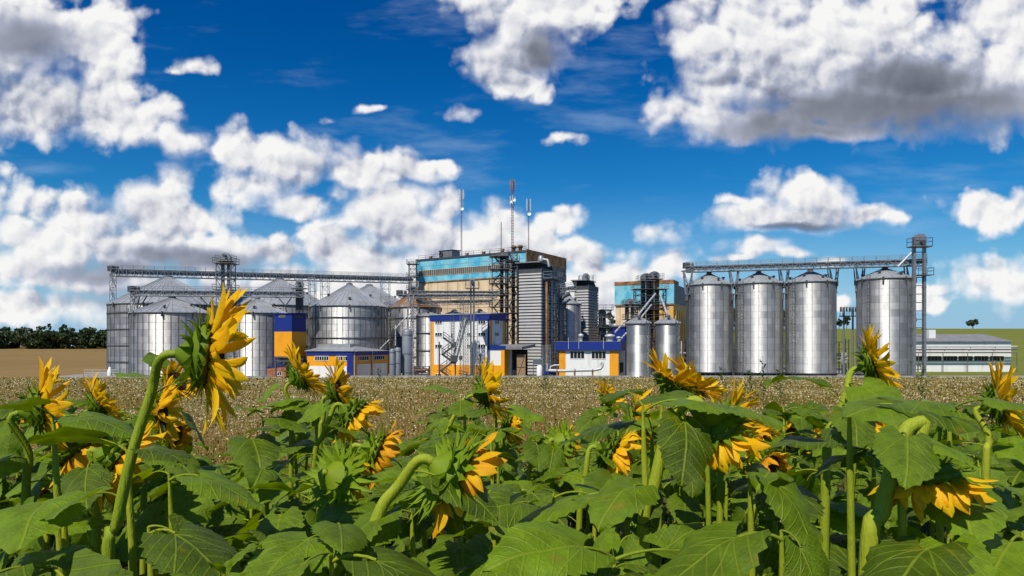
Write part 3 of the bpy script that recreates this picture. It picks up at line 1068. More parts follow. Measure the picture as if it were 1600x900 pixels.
# things on the roof
x0 = K.front(681)
rr = thing('roof_hut', 'small sheet metal hut with a round vent on the flat roof of the turquoise block', 'hut', r.matrix_basis @ Vector((x0 + 2.2, 2.4, H - 0.3)), R(-32))
mb = MB()
mb.box(-1.9, -1.6, 0, 1.9, 1.6, 1.9)
mb.hexa([(-2.1, -1.8, 1.9), (2.1, -1.8, 1.9), (2.1, 1.8, 2.0), (-2.1, 1.8, 2.0), (-2.1, -1.8, 1.98), (2.1, -1.8, 1.98), (2.1, 1.8, 2.2), (-2.1, 1.8, 2.2)])
mb.build('hut_wall', M['louver_dk'], rr)
mb = MB()
mb.lathe([(0.5, 0), (0.5, 0.3), (0.4, 0.35), (0.35, 0.1)], n=16)
o = mb.build('round_vent', M['black'], rr, (-1.2, -1.6, 1.1))
o.rotation_euler = (R(90), 0, 0)
for px, lb, wd, ht in ((669, 'brick chimney stub at the left roof corner of the turquoise block', 0.55, 1.0), (726, 'brick chimney stub right of the roof hut', 0.5, 0.95), (752, 'brick chimney stub in the middle of the turquoise block roof', 0.55, 1.0),
                       (781, 'brick chimney stub beside the stair tower head', 0.6, 1.2)):
    x = K.front(px)
    rr = thing('chimney_stub', lb, 'chimney', r.matrix_basis @ Vector((x, 1.0, H - 0.3)), R(-32), 'chimney stubs on the roof')
    mb = MB()
    mb.box(-wd / 2, -wd / 2, 0, wd / 2, wd / 2, ht * 0.75)
    mb.build('stack', M['brick'], rr)
    mb = MB()
    mb.box(-wd * 0.65, -wd * 0.65, ht * 0.75, wd * 0.65, wd * 0.65, ht * 0.9)
    mb.build('cap', M['concrete'], rr)
for px, lb in ((808, 'round roof ventilator left of the right mast'), (798, 'round roof ventilator beside the tallest mast')):
    rr = thing('roof_ventilator', lb, 'ventilator', r.matrix_basis @ Vector((K.front(px), 1.3, H - 0.3)), 0, 'roof ventilators')
    mb = MB()
    mb.lathe([(0.4, 0), (0.4, 1.0), (0.65, 1.05), (0.65, 1.4), (0.5, 1.6), (0.0, 1.65)], n=14)
    mb.build('hood', M['rust'], rr)


def mast(label, px, py_top, w, levels, panels, d_off=2.0, dish=0):
    x = K.front(px)
    base = r.matrix_basis @ Vector((x, d_off, H - 0.3))
    h = HC + (540 - py_top) / FPX * base.y - base.z
    mm = thing('antenna_mast', label, 'mast', base, 0, 'radio masts on the roof')
    mb = MB()
    n = levels
    for i in range(n):
        lattice(mb, (0, 0, h * i / n), (0, 0, h * (i + 1) / n), w, w, 3, 0.06 + 0.02 * (w > 0.4), i % 2)
    mb.build('lattice', [M['mid'], M['mast']], mm)
    for k, (zf, cnt, ph, m_) in enumerate(panels):
        for j in range(cnt):
            a = 2 * math.pi * j / cnt + 0.5
            mb = MB()
            c, s = math.cos(a) * (w * 0.5 + 0.35), math.sin(a) * (w * 0.5 + 0.35)
            mb.box(c - 0.10, s - 0.09, h * zf - ph / 2, c + 0.10, s + 0.09, h * zf + ph / 2)
            mb.beam((0, 0, h * zf), (c, s, h * zf), 0.06)
            mb.build('panel_antenna', M[m_], mm)
    for j in range(dish):
        mb = MB()
        mb.lathe([(0.02, 0), (0.3, 0.06), (0.42, 0.16)], n=14)
        o = mb.build('dish', M['white'], mm, (w * 0.7 * (1 if j % 2 == 0 else -1), -w, h * (0.72 - 0.02 * j)))
        o.rotation_euler = (R(80), 0, R(20 * j))
    return mm


mast('left lattice mast with one white panel cluster at its top', 713, 297, 0.24, 9, ((0.94, 2, 2.2, 'pale'),), dish=1)
mast('tallest lattice mast carrying two tiers of panel antennas', 795, 281, 0.46, 9, ((0.93, 3, 2.4, 'rust'), (0.72, 3, 2.0, 'pale')), dish=2, d_off=1.5)
mast('right thin mast with a forked pair of white panels', 823, 312, 0.18, 7, ((0.90, 2, 2.6, 'pale'),), dish=1, d_off=0.8)
mast('shortest plain mast between the left and tallest masts', 775.5, 347, 0.16, 5, ())

h_ = pt(0, 410, 158).z - ZP
lattice_tower('stair_tower', 'slim dark ladder tower clinging to the left corner of the turquoise block', 'tower', ((645 - 800) / FPX * 158, 158, ZP), h_, 1.7, 1.7, 16, 0.13, 'mid', (h_ * 0.98, h_ * 0.86, h_ * 0.74, h_ * 0.62), 'lattice towers before the block')
# scaffold stair tower before the block
d = 133
for px, w_, top, lb, lev in ((780, 2.8, 400, 'broad dark stair tower with platforms in front of the turquoise block', 16), (801, 1.7, 397, 'narrow dark lattice tower right of the stair tower', 18)):
    h = pt(px, top, d).z - ZP
    rt = lattice_tower('stair_tower', lb, 'tower', ((px - 800) / FPX * d, d, ZP), h, w_, 2.6, lev, 0.14, 'dark' if px == 801 else 'mid', tuple(h * f for f in ((0.99, 0.88, 0.76, 0.66, 0.56, 0.46) if px == 780 else (0.93, 0.72, 0.5))), 'lattice towers before the block')
    mb = MB()
    for i in range(9):
        za, zb_ = h * i / 9, h * (i + 1) / 9
        s = 1 if i % 2 else -1
        for yy in (-0.4, 0.4):
            mb.beam((-s * w_ * 0.4, yy, za), (s * w_ * 0.4, yy, zb_), 0.12, 0.22)
    mb.build('stair_flight', M['dark'], rt)
for px, top, lb in ((788, 404, 'dark grain elevator trunk inside the stair tower'), (806, 420, 'dark grain elevator trunk close to the louvred dryer')):
    bucket_elevator(lb, ((px - 800) / FPX * 134.5, 134.5, ZP), pt(px, top, 134.5).z - ZP, 0.7, 0.5, 'dark', head='mid', group='dark elevator trunks')

# ------------------------------------------------------------------ white building with blue fascia
K = Corner(765, 112, 25)
xl = K.front(673)
H = K.z(490.5)
bd = K.side(789)
r = K.root('white_building', 'white four storey works building with yellow base and blue roof edge')
mb = MB()
ga, gb = -0.25, 0.55
mb.hexa([(xl, 0, 0), (0, 0, 0), (0, bd, 0), (xl, bd, 0), (xl, 0, H - 0.55), (0, 0, H - 0.55), (0, bd, H - 0.2), (xl, bd, H - 0.2)])
mb.build('wall', M['white'], r)
mb = MB()
mb.box(xl - 0.15, -0.16, H - 1.0, 0.16, -0.01, H - 0.02)
mb.hexa([(0.01, -0.16, H - 1.0), (0.16, -0.16, H - 1.0), (0.16, bd + 0.2, H - 1.0), (0.01, bd + 0.2, H - 1.0), (0.01, -0.16, H - 0.02), (0.16, -0.16, H - 0.02), (0.16, bd + 0.2, H + 0.4), (0.01, bd + 0.2, H + 0.4)])
mb.build('fascia', M['blue'], r)
mb = MB()
mb.hexa([(xl - 0.25, -0.3, H - 0.01), (0.25, -0.3, H - 0.01), (0.25, bd + 0.3, H + 0.42), (xl - 0.25, bd + 0.3, H + 0.42), (xl - 0.25, -0.3, H + 0.10), (0.25, -0.3, H + 0.10), (0.25, bd + 0.3, H + 0.53), (xl - 0.25, bd + 0.3, H + 0.53)])
mb.build('roof', M['roof'], r)
zt = K.z(571)
za = K.z(545)      # top of the annexe
mb = MB()
mb.box(xl - 0.05, -0.05, 0, 0, -0.005, zt)
mb.build('plinth', M['orange'], r)
mb = MB()
mb.box(xl - 0.06, -0.05, zt + 0.004, K.front(678), -0.005, H - 1.0)
mb.build('corner_panel', M['orange'], r)
mb = MB()
mb.box(K.front(762), -0.055, za - 0.3, 0.0, -0.005, H - 1.0)
mb.build('blue_strip', M['blue'], r)
for y0, y1 in ((0.05, 0.85), (bd - 0.85, bd)):
    mb = MB()
    mb.box(0.005, y0, za + 0.5, 0.05, y1, H - 1.0)
    mb.build('corner_panel', M['orange'], r)
for cx in (685.5, 733, 753):
    for cy in (503.5, 522.5, 541):
        x, z = K.front(cx, cy)
        wd = 0.72 if cx != 733 else 0.42
        window_front(r, x - wd, x + wd, z - 0.33, z + 0.33, 3 if cx != 733 else 2, y=-0.01)
for cx in (685.5, 733, 753):
    x, z = K.front(cx, 583.5)
    window_front(r, x - 0.65, x + 0.65, 0.1, 0.55, 3, y=-0.06)
for cy in (503.5, 522.5):
    t_, z = K.side(777, cy)
    window_side(r, t_ - 1.0, t_ + 0.6, z - 0.35, z + 0.35, 3, x=0.01)
mb = MB()
xx = K.front(708)
ladder(mb, (xx, -0.25, zt), (xx, -0.25, H + 0.8), 0.5, 0.06, 0.45)
mb.build('wall_ladder', M['mid'], r)
mb = MB()
x = xl + 1.4
while x < -0.8:
    mb.box(x, -0.012, zt, x + 0.035, 0.0, H - 1.0)
    x += 1.15
mb.build('sheet_joint', M['concrete'], r).data.name = 'sheet_joint'
mb = MB()
mb.tube([(xl + 0.1, -0.12, 0), (xl + 0.1, -0.12, H - 1.0)], 0.06, 8)
mb.build('downpipe', M['pale'], r)
# two narrow slit windows behind the stair
for cy in (524, 542):
    x, z = K.front(706.5, cy)
    window_front(r, x - 0.18, x + 0.18, z - 0.4, z + 0.4, 1, y=-0.01)
# annexe at the right
K2 = Corner(788, 110.5, 25)
r = K2.root('annexe', 'low white annexe with blue canopy edge and open gateway right of the white building')
h = K2.z(546)
xa = -2.9
mb = MB()
mb.box(xa, 0, 0, 0, 4.5, h)
mb.build('wall', M['white'], r)
mb = MB()
mb.box(xa - 0.05, -0.14, h - 0.02, 0.25, 0.0, h + 0.62)
mb.build('fascia', M['blue'], r)
mb = MB()
mb.hexa([(xa, 0.002, h), (3.2, 0.002, h), (3.6, 4.6, h + 0.4), (xa, 4.6, h + 0.4), (xa, 0.002, h + 0.55), (3.2, 0.002, h + 0.45), (3.6, 4.6, h + 0.85), (xa, 4.6, h + 0.85)])
mb.build('canopy_roof', M['flat'], r)
mb = MB()
mb.box(xa, -0.05, 0, -0.6, -0.005, K2.z(571))
mb.build('plinth', M['orange'], r)
mb = MB()
mb.box(-0.6, -0.06, 0, 0.06, -0.005, h - 0.03)
mb.box(0.005, -0.004, 0, 0.06, 1.6, h - 0.03)
mb.build('corner_panel', M['orange'], r)
mb = MB()
mb.box(0.2, 2.6, 0, 3.0, 2.7, h)
mb.build('gateway', M['black'], r)
mb = MB()
mb.box(-0.3, 0, 0, 0, 0.08, 3.9)
mb.box(-1.55, 0, 0, -0.3, 0.06, 3.9)
mb.beam((-1.5, -0.03, 0.15), (-0.1, -0.03, 3.7), 0.16, 0.05)
mb.beam((-1.5, -0.03, 1.9), (-0.1, -0.03, 1.9), 0.16, 0.05)
g_ = mb.build('gate_leaf', M['wood'], r, (3.35, 1.0, 0))
x, z = -1.6, 0.1
window_front(r, -1.6, -0.8, 0.1, 0.55, 3, y=-0.06)

# steel stair zigzag before the white building
d = 109.5
bx = (697 - 800) / FPX * d
r = thing('steel_stair', 'dark zigzag steel stair tower in front of the white building', 'stairs', (bx, d, ZP))
mb = MB()
hs_ = K.z(528)
n_ = 5
for i in range(n_):
    s = 1 if i % 2 else -1
    x0, x1 = -s * 0.9 + 0.12 * i, s * 0.9 + 0.12 * i
    z0, z1 = hs_ * i / n_, hs_ * (i + 1) / n_
    for yy in (-0.45, 0.45):
        mb.beam((x0, yy, z0), (x1, yy, z1), 0.12, 0.28)
    for k in range(8):
        c = Vector((x0, 0, z0)).lerp(Vector((x1, 0, z1)), k / 8)
        mb.beam(c + Vector((0, -0.45, 0)), c + Vector((0, 0.45, 0)), 0.28, 0.05)
    mb.box(x1 - 0.5, -0.55, z1 - 0.06, x1 + 0.5, 0.55, z1)
mb.build('flight', M['dark'], r)
mb = MB()
for i in range(n_):
    s = 1 if i % 2 else -1
    x0, x1 = -s * 0.9 + 0.12 * i, s * 0.9 + 0.12 * i
    z0, z1 = hs_ * i / n_, hs_ * (i + 1) / n_
    for yy in (-0.5, 0.5):
        for zz in (0.55, 1.0):
            mb.beam((x0, yy, z0 + zz), (x1, yy, z1 + zz), 0.06)
        mb.beam((x1, yy, z1), (x1, yy, z1 + 1.0), 0.06)
        mb.beam(((x0 + x1) / 2, yy, (z0 + z1) / 2), ((x0 + x1) / 2, yy, (z0 + z1) / 2 + 1.0), 0.06)
mb.build('handrail', M['mid'], r)
mb = MB()
for x in (-1.1, 1.5):
    for y in (-0.55, 0.55):
        mb.beam((x, y, 0), (x, y, hs_ * 0.9), 0.12)
mb.build('post', M['dark'], r)

# inclined pale conveyor and lattice masts in front of the white wall
pA = pt(709, 566, 108.5); pB = pt(727, 497, 110.5)
conveyor_bridge('steep pale conveyor leaning against the white building', pA, pB, 0.8, 0.45, 10, 0.07, name='inclined_conveyor', rails=False, trough_mat=M['pale'])
GM = 'thin lattice masts before the white wall'
post_to('thin lattice mast just right of the steep pale conveyor', 721.5, 466, 108, 0.55, 'lattice_mast', 22, 0.06, 'mid', group=GM, cat='mast')
post_to('thin lattice mast third from the stair in front of the white wall', 729, 470, 107.5, 0.5, 'lattice_mast', 22, 0.06, 'mid', group=GM, cat='mast')
bucket_elevator('slim grain elevator with a rounded head before the white wall', ((738 - 800) / FPX * 107, 107, ZP), pt(738, 446, 107).z - ZP, 0.26, 0.24, 'mid', name='slim_elevator')
r = thing('tall_ladder', 'free standing tall ladder at the right of the slim elevator', 'ladder', ((743.5 - 800) / FPX * 106.5, 106.5, ZP))
mb = MB()
ladder(mb, (0, 0, 0), (0, 0, K.z(500)), 0.5, 0.08, 0.55)
mb.build('stile_and_rungs', M['mid'], r)
r = thing('exhaust_pipe', 'short dark upright pipe near the right base of the white wall', 'pipe', ((750.5 - 800) / FPX * 108, 108, ZP))
mb = MB()
mb.tube([(0, 0, 0), (0, 0, 3.9)], 0.13, 10)
mb.build('tube', M['dark'], r)
mb = MB()
mb.lathe([(0.2, 3.8), (0.24, 4.0), (0.0, 4.2)], n=10)
mb.build('cap', M['dark'], r)

# ------------------------------------------------------------------ blue and yellow box on legs
K = Corner(456, 110, 25)
r = K.root('loading_bin', 'square loading bin on legs, blue above and yellow below', 'bin')
xl, bd = K.front(429), K.side(478)
zt, zm, zb = K.z(489), K.z(518), K.z(557)
mb = MB()
mb.box(xl, 0, zm, 0, bd, zt - 0.1)
mb.build('upper_box', M['blue'], r)
mb = MB()
mb.box(xl - 0.02, -0.02, zb, 0.02, bd + 0.02, zm - 0.005)
mb.build('lower_box', M['orange'], r)
mb = MB()
mb.hexa([(xl - 0.15, -0.2, zt - 0.1), (0.2, -0.2, zt - 0.1), (0.2, bd + 0.2, zt - 0.1), (xl - 0.15, bd + 0.2, zt - 0.1), (xl - 0.15, -0.2, zt), (0.2, -0.2, zt), (0.2, bd + 0.2, zt + 0.12), (xl - 0.15, bd + 0.2, zt + 0.12)])
mb.build('roof', M['blue'], r)
for x in (xl + 0.9,):
    mb = MB()
    mb.box(x, -0.05, zt - 0.75, x + 1.5, -0.005, zt - 0.3)
    mb.build('vent_grille', M['mid'], r)
mb = MB()
mb.box(0.005, 0.7, zt - 0.75, 0.05, bd - 0.7, zt - 0.3)
mb.build('vent_grille', M['dark'], r)
for x in (xl + 0.12, -0.12):
    for y in (0.12, bd - 0.12):
        mb = MB()
        mb.beam((x, y, 0), (x, y, zb), 0.2)
        mb.build('leg', M['mid'], r)
mb = MB()
for z in (zb - 0.12, zb - 0.75):
    for p, q in (((xl, 0), (0, 0)), ((0, 0), (0, bd)), ((0, bd), (xl, bd)), ((xl, bd), (xl, 0))):
        mb.beam((*p, z), (*q, z), 0.16)
mb.beam((xl, 0, 0.2), (0, 0, zb - 0.75), 0.1)
mb.beam((0, 0, 0.2), (0, bd, zb - 0.75), 0.1)
mb.beam((xl, bd, 0.2), (0, bd, zb - 0.75), 0.1)
mb.build('bracing', M['mid'], r)
mb = MB()
c = (xl / 2, bd / 2)
mb.hexa([(c[0] - 0.3, c[1] - 0.3, zb - 1.5), (c[0] + 0.3, c[1] - 0.3, zb - 1.5), (c[0] + 0.3, c[1] + 0.3, zb - 1.5), (c[0] - 0.3, c[1] + 0.3, zb - 1.5), (xl + 0.2, 0.2, zb), (-0.2, 0.2, zb), (-0.2, bd - 0.2, zb), (xl + 0.2, bd - 0.2, zb)])
mb.build('hopper', M['dark'], r)

# brick outbuilding with blue coping
o = pt(352, 586, 114)
r = thing('brick_wall', 'red brick wall with a rising blue coping behind the blue and yellow box', 'wall', (o.x, 114, ZP))
L = (462 - 352) / FPX * 114
h0, h1 = pt(0, 582, 114).z - ZP, pt(0, 570, 114).z - ZP
mb = MB()
mb.hexa([(0, 0, 0), (L, 0, 0), (L, 3, 0), (0, 3, 0), (0, 0, h0), (L, 0, h1), (L, 3, h1), (0, 3, h0)])
mb.build('brickwork', M['brick'], r)
mb = MB()
mb.hexa([(-0.1, -0.1, h0), (L, -0.1, h1), (L, 3.1, h1), (-0.1, 3.1, h0), (-0.1, -0.1, h0 + 0.18), (L, -0.1, h1 + 0.18), (L, 3.1, h1 + 0.18), (-0.1, 3.1, h0 + 0.18)])
mb.build('coping', M['blue'], r)
for px in (405, 437):
    x = (px - 352) / FPX * 114
    window_front(r, x - 0.4, x + 0.4, 0.25, 0.95, 2, y=-0.005)

# low yellow building
K = Corner(551, 106.8, 20)
r = K.root('low_building', 'low yellow and white building with blue roof edge in front of the big ringed silo')
xl, bd = K.front(480), K.side(607)
H = K.z(549.5)
mb = MB()
mb.box(xl, 0, 0, 0, bd, H)
mb.build('wall', M['orange'], r)
zf = K.z(555.5)
mb = MB()
mb.box(xl - 0.1, -0.12, zf, 0.12, -0.004, H + 0.05)
mb.box(0.005, -0.004, zf, 0.12, bd + 0.1, H + 0.05)
mb.build('fascia', M['blue'], r)
mb = MB()
mb.hexa([(xl - 0.3, -0.3, H + 0.06), (0.3, -0.3, H + 0.06), (0.3, bd, H + 0.06), (xl - 0.3, bd, H + 0.06), (xl - 0.3, -0.3, H + 0.14), (0.3, -0.3, H + 0.14), (-2.0, 4.5, H + 0.85), (xl - 0.3, 4.5, H + 0.85)])
mb.box(xl - 0.2, 3.2, H + 0.5, -2.6, 6, H + 1.2)
mb.build('roof', M['roof'], r)
zw = K.z(572.5)
mb = MB()
mb.box(xl, -0.05, 0, K.front(542), -0.005, zw)
mb.box(0.005, 1.2, 0, 0.05, 5.2, zw + 0.3)
mb.box(0.005, 6.0, 0, 0.05, bd - 0.6, zw + 0.3)
mb.build('white_panel', M['white'], r)
mb = MB()
mb.box(K.front(542.5), -0.07, 0, 0.07, -0.005, zf)
mb.build('corner_panel', M['blue'], r)
for a, b in ((492, 514), (525, 547)):
    x0, x1 = K.front(a), K.front(b)
    window_front(r, x0, x1, K.z(564), K.z(556.5), 6, y=-0.01)
for y0 in (1.3, 6.3):
    window_side(r, y0, y0 + 3.4, K.z(564), K.z(556.5), 5, x=0.01)
mb = MB()
mb.tube([(0.16, 5.6, 0), (0.16, 5.6, H)], 0.09, 8)
mb.tube([(0.2, 0.2, 0), (0.2, 0.2, H)], 0.07, 8)
mb.build('downpipe', M['pale'], r)

# grey tanks
for px, w_, py, d, lb in ((613, 4.5, 545, 108, 'left of the two short grey tanks beside the low yellow building'), (621.5, 5, 543, 108.5, 'right of the two short grey tanks beside the low yellow building'),
                          (636.5, 8, 514, 110, 'tall dark grey tank left of the white building')):
    rr = w_ / FPX * d
    h = pt(px, py, d).z - ZP
    r = thing('upright_tank', lb, 'tank', ((px - 800) / FPX * d, d, ZP), 0, 'grey upright tanks')
    mb = MB()
    mb.lathe([(rr, 0.0), (rr, h - rr * 0.5), (rr * 0.85, h - rr * 0.2), (rr * 0.5, h), (0.01, h + 0.05)], n=28)
    mb.build('shell', M['grey'], r)
    mb = MB()
    for f in (0.12, 0.5, 0.88):
        mb.lathe([(rr + 0.005, h * f - 0.04), (rr + 0.05, h * f - 0.04), (rr + 0.05, h * f + 0.04), (rr + 0.005, h * f + 0.04)], n=28, smooth=False)
    mb.build('band', M['mid'], r)
spout('thin pale pipe leaning over the tall dark grey tank', [pt(617, 514, 108.5), pt(636, 494, 109)], 0.09)
spout('thin pale pipe slanting behind the low yellow building', [pt(594, 545, 112), pt(608, 531, 112)], 0.09)
spout('thin upright pale pipe above the short grey tanks', [pt(618, 540, 109.2), pt(618, 508, 109.2)], 0.09)

# ------------------------------------------------------------------ dryer towers
def dryer(label, px, d, th, pxl, pxr, py, louver, hood=True, group=None):
    K = Corner(px, d, th)
    xl, bd, H = K.front(pxl), K.side(pxr), K.z(py)
    r = K.root('dryer_tower', label, 'dryer', group)
    mb = MB()
    mb.box(xl + 0.1, 0.1, 0, -0.1, bd - 0.1, H)
    mb.build('core', M['dark'], r)
    mb = MB()
    z = 0.3
    p = 0.55
    while z < H - p * 0.5:
        # sloping louvre blades on the front and the right side
        mb.hexa([(xl, -0.14, z), (0, -0.14, z), (0, 0.1, z), (xl, 0.1, z), (xl, 0.02, z + p * 0.74), (0, 0.02, z + p * 0.74), (0, 0.12, z + p * 0.74), (xl, 0.12, z + p * 0.74)])
        mb.hexa([(-0.1, -0.1, z), (0.14, -0.1, z), (0.14, bd, z), (-0.1, bd, z), (-0.1, -0.1, z + p * 0.74), (0.0, -0.1, z + p * 0.74), (0.0, bd, z + p * 0.74), (-0.1, bd, z + p * 0.74)])
        z += p
    mb.build('louvres', M[louver], r)
    if hood:
        mb = MB()
        mb.box(xl - 0.05, -0.05, H, 0.1, bd, H + 0.9)
        mb.build('top_band', M['dark'], r)
        n_ = 5
        for i in range(n_):
            x0 = xl + (-xl) * i / n_
            x1 = x0 + (-xl) / n_ - 0.08
            mb = MB()
            mb.hexa([(x0, 0.0, H + 0.92), (x1, 0.0, H + 0.92), (x1, bd * 0.8, H + 0.92), (x0, bd * 0.8, H + 0.92), (x0 - 0.25, -0.7, H + 1.75), (x1 - 0.25, -0.7, H + 1.75), (x1 - 0.25, bd * 0.7, H + 2.0), (x0 - 0.25, bd * 0.7, H + 2.0)])
            mb.build('fan_cowl', M['black'], r)
        mb = MB()
        mb.box(xl - 0.4, -0.85, H + 1.76, 0.0, bd * 0.75, H + 1.95)
        mb.build('hood_edge', M['steel'], r)
    return K, r, xl, bd, H


K, r, xl, bd, H = dryer('big pale louvred dryer tower with black fan cowls right of the stair tower', 846, 118, 25, 811, 870, 426, 'louver', group='louvred dryer towers')
mb = MB()
mb.box(0.2, 0.3, H - 1.0, 1.9, bd, H - 0.9)
rail(mb, [(0.25, 0.3, H - 0.9), (1.85, 0.3, H - 0.9), (1.85, bd, H - 0.9)], 1.1, 0.06, 1.1)
mb.build('side_platform', M['steel'], r)
mb = MB()
lattice(mb, (1.0, 3.2, 0), (1.0, 3.2, H - 1), 1.2, 1.6, 14, 0.09)
ladder(mb, (1.7, 1.0, 0), (1.7, 1.0, H - 1), 0.5, 0.07, 0.5, (0, 1, 0))
for z in (4, 7, 10, 13):
    mb.box(0.2, 2.2, z, 2.0, 4.4, z + 0.08)
mb.build('side_stair', M['mid'], r)
mb = MB()
mb.tube([(0.75, 0.6, 2.0), (0.75, 0.6, H - 1.6)], 0.22, 10)
mb.build('rusty_duct', M['rust'], r)
mb = MB()
mb.lathe([(0.6, 0), (0.6, 0.7), (0.3, 1.1), (0.0, 1.15)], (-0.3, 0.5, H + 2.0), 14)
mb.tube([(-0.2, 0.4, H + 2.4), (1.0, 0.4, H + 2.2), (1.3, 0.4, H + 1.0)], 0.3, 10)
mb.build('roof_duct', M['steel'], r)
K, r, xl, bd, H = dryer('smaller dark louvred dryer tower with tilted fan cowls on top', 919.6, 135, 25, 897, 934.5, 452, 'louver_dk', group='louvred dryer towers')
bucket_elevator('elevator head with a round drum rising over the smaller dryer tower', ((915.5 - 800) / FPX * 137.5, 137.5, ZP), pt(0, 436, 137.5).z - ZP, 0.6, 0.4, 'mid')
conveyor_bridge('short dark walkway bridge above the single mid height silo', pt(868, 455, 131), pt(900, 451, 131), 1.2, 1.0, 6, 0.1)
spout('curved dark duct over the shoulder of the single mid height silo', [pt(872, 475, 127), pt(880, 464, 127), pt(889, 459, 128)], 0.35, 'dark', name='duct')
post_to('dark pipe lattice between the louvred dryer and the single silo', 869, 446, 127, 1.1, 'lattice_pole', 16, 0.1, 'dark', 2.0)

# frame tower right of the smaller dryer
z_ = pt(0, 484, 128).z - ZP
lattice_tower('machine_tower', 'low open steel frame carrying a machine right of the smaller dryer tower', 'frame', ((945 - 800) / FPX * 128, 128, ZP), z_, 1.9, 1.8, 8, 0.1, 'dark', (z_ * 0.72, z_ * 0.99))
bucket_elevator('short elevator head inside the low open steel frame', ((941 - 800) / FPX * 128.5, 128.5, ZP), pt(0, 492, 128).z - ZP, 0.6, 0.35, 'dark')

# ------------------------------------------------------------------ low blue roofed building on the right
K = Corner(968, 106.8, 20)
r = K.root('pump_house', 'low white building with deep blue flat roof edge and yellow ends')
xl, bd = K.front(868), 6.4
H, zf = K.z(533), K.z(547.5)
x0 = K.front(873)
mb = MB()
mb.box(x0, 0.25, 0, -0.25, bd, zf)
mb.build('wall', M['white'], r)
mb = MB()
mb.box(xl, -0.2, zf, 0.3, bd + 0.2, H - 0.08)
mb.build('fascia', M['blue'], r)
mb = MB()
mb.box(xl + 0.1, -0.1, H - 0.079, 0.2, bd + 0.1, H - 0.02)
mb.build('roof', M['flat'], r)
for a, b in ((873, 883), (952, 966)):
    mb = MB()
    mb.box(K.front(a), 0.19, 0, K.front(b), 0.245, zf - 0.005)
    mb.build('end_panel', M['orange'], r)
for a, b in ((890, 913), (923.5, 946.5)):
    window_front(r, K.front(a), K.front(b), K.z(561), K.z(548.5), 4, y=0.24)
mb = MB()
mb.box(-0.24, 1.6, 1.0, -0.15, 4.2, 2.6)
mb.build('side_window', M['black'], r)
mb = MB()
for px in (889, 905, 943.5):
    x = K.front(px)
    mb.tube([(x, -0.27, zf + 0.2), (x, -0.27, H + 0.6)], 0.05, 6)
mb.build('vent_rod', M['pale'], r)
for px, rr_, hh, lb in ((903, 0.38, 1.3, 'left'), (949, 0.75, 1.2, 'middle'), (963, 0.35, 0.8, 'right')):
    x = K.front(px)
    t_ = thing('roof_fan', lb + ' ventilator on the roof of the low blue edged building', 'ventilator', r.matrix_basis @ Vector((x, 2.0, H - 0.02)), 0, 'ventilators on the low blue roof')
    mb = MB()
    mb.lathe([(rr_ * 0.7, 0), (rr_ * 0.7, hh * 0.55), (rr_ * 1.1, hh * 0.6), (rr_ * 1.1, hh * 0.85), (rr_ * 0.3, hh), (0.0, hh)], n=16)
    mb.build('cowl', M['pale'], t_)
# long pale pipe
d = 105.2
o = pt(862, 578, d)
r = thing('ground_pipe', 'long pale horizontal pipe with an upturned end before the low blue roofed building', 'pipe', o)
mb = MB()
pts = [(857, 579), (880, 579.5), (930, 578), (938, 576), (941, 572), (941, 568), (939, 567)]
mb.tube([pt(a, b, d) - o for a, b in pts], 0.24, 12)
mb.build('tube', M['pale'], r)
for px in (870, 898, 926):
    mb = MB()
    p = pt(px, 579, d) - o
    mb.box(p.x - 0.12, -0.2, ZP - o.z, p.x + 0.12, 0.2, p.z - 0.15)
    mb.tube([p - Vector((0.08, 0, 0)), p + Vector((0.08, 0, 0))], 0.31, 12)
    mb.build('saddle', M['rust'], r)
# white tank with blue cabinet and small lattice poles
o = pt(843, 586, 106)
r = thing('white_tank', 'white upright tank below a grey louvred cabinet at the foot of the big dryer', 'tank', (o.x, 106, ZP))
mb = MB()
mb.lathe([(0.45, 0), (0.45, 2.0), (0.3, 2.25), (0, 2.3)], n=20)
mb.build('shell', M['white'], r)
mb = MB()
mb.box(-1.0, 0.5, 2.4, 0.8, 1.5, 3.3)
for i in range(5):
    mb.box(-1.0, 0.44, 2.45 + i * 0.17, 0.8, 0.5, 2.53 + i * 0.17)
mb.build('louvred_cabinet', M['grey'], r)
mb = MB()
for x in (-0.95, 0.75):
    mb.beam((x, 1.0, 0), (x, 1.0, 2.4), 0.12)
mb.build('stand', M['mid'], r)
o = pt(858, 586, 105.6)
r = thing('blue_machine', 'blue machine skid with pipes left of the low blue roofed building', 'machine', (o.x, 105.6, ZP))
mb = MB()
mb.box(-0.9, -0.4, 0.0, 1.6, 0.4, 0.35)
mb.box(-0.8, -0.3, 0.9, 1.2, 0.3, 1.35)
mb.tube([(-0.6, 0, 0.35), (-0.6, 0, 0.9)], 0.2, 10)
mb.tube([(0.9, 0, 0.35), (0.9, 0, 0.9)], 0.2, 10)
mb.build('skid', M['blue'], r)
mb = MB()
mb.tube([(0.2, -0.1, 1.35), (0.2, -0.1, 2.1), (0.9, -0.1, 2.3), (1.6, -0.1, 2.3)], 0.12, 8)
mb.tube([(-0.3, 0.1, 1.35), (-0.3, 0.1, 2.6)], 0.1, 8)
mb.build('pipework', M['pale'], r)
post_to('short pale lattice pole left beside the white tank', 850.5, 540, 106.3, 0.5, 'lattice_pole', 9, 0.07, group='short lattice poles by the white tank', cat='pole')
post_to('short pale lattice pole right beside the white tank', 857.5, 539, 106.6, 0.45, 'lattice_pole', 9, 0.07, group='short lattice poles by the white tank', cat='pole')

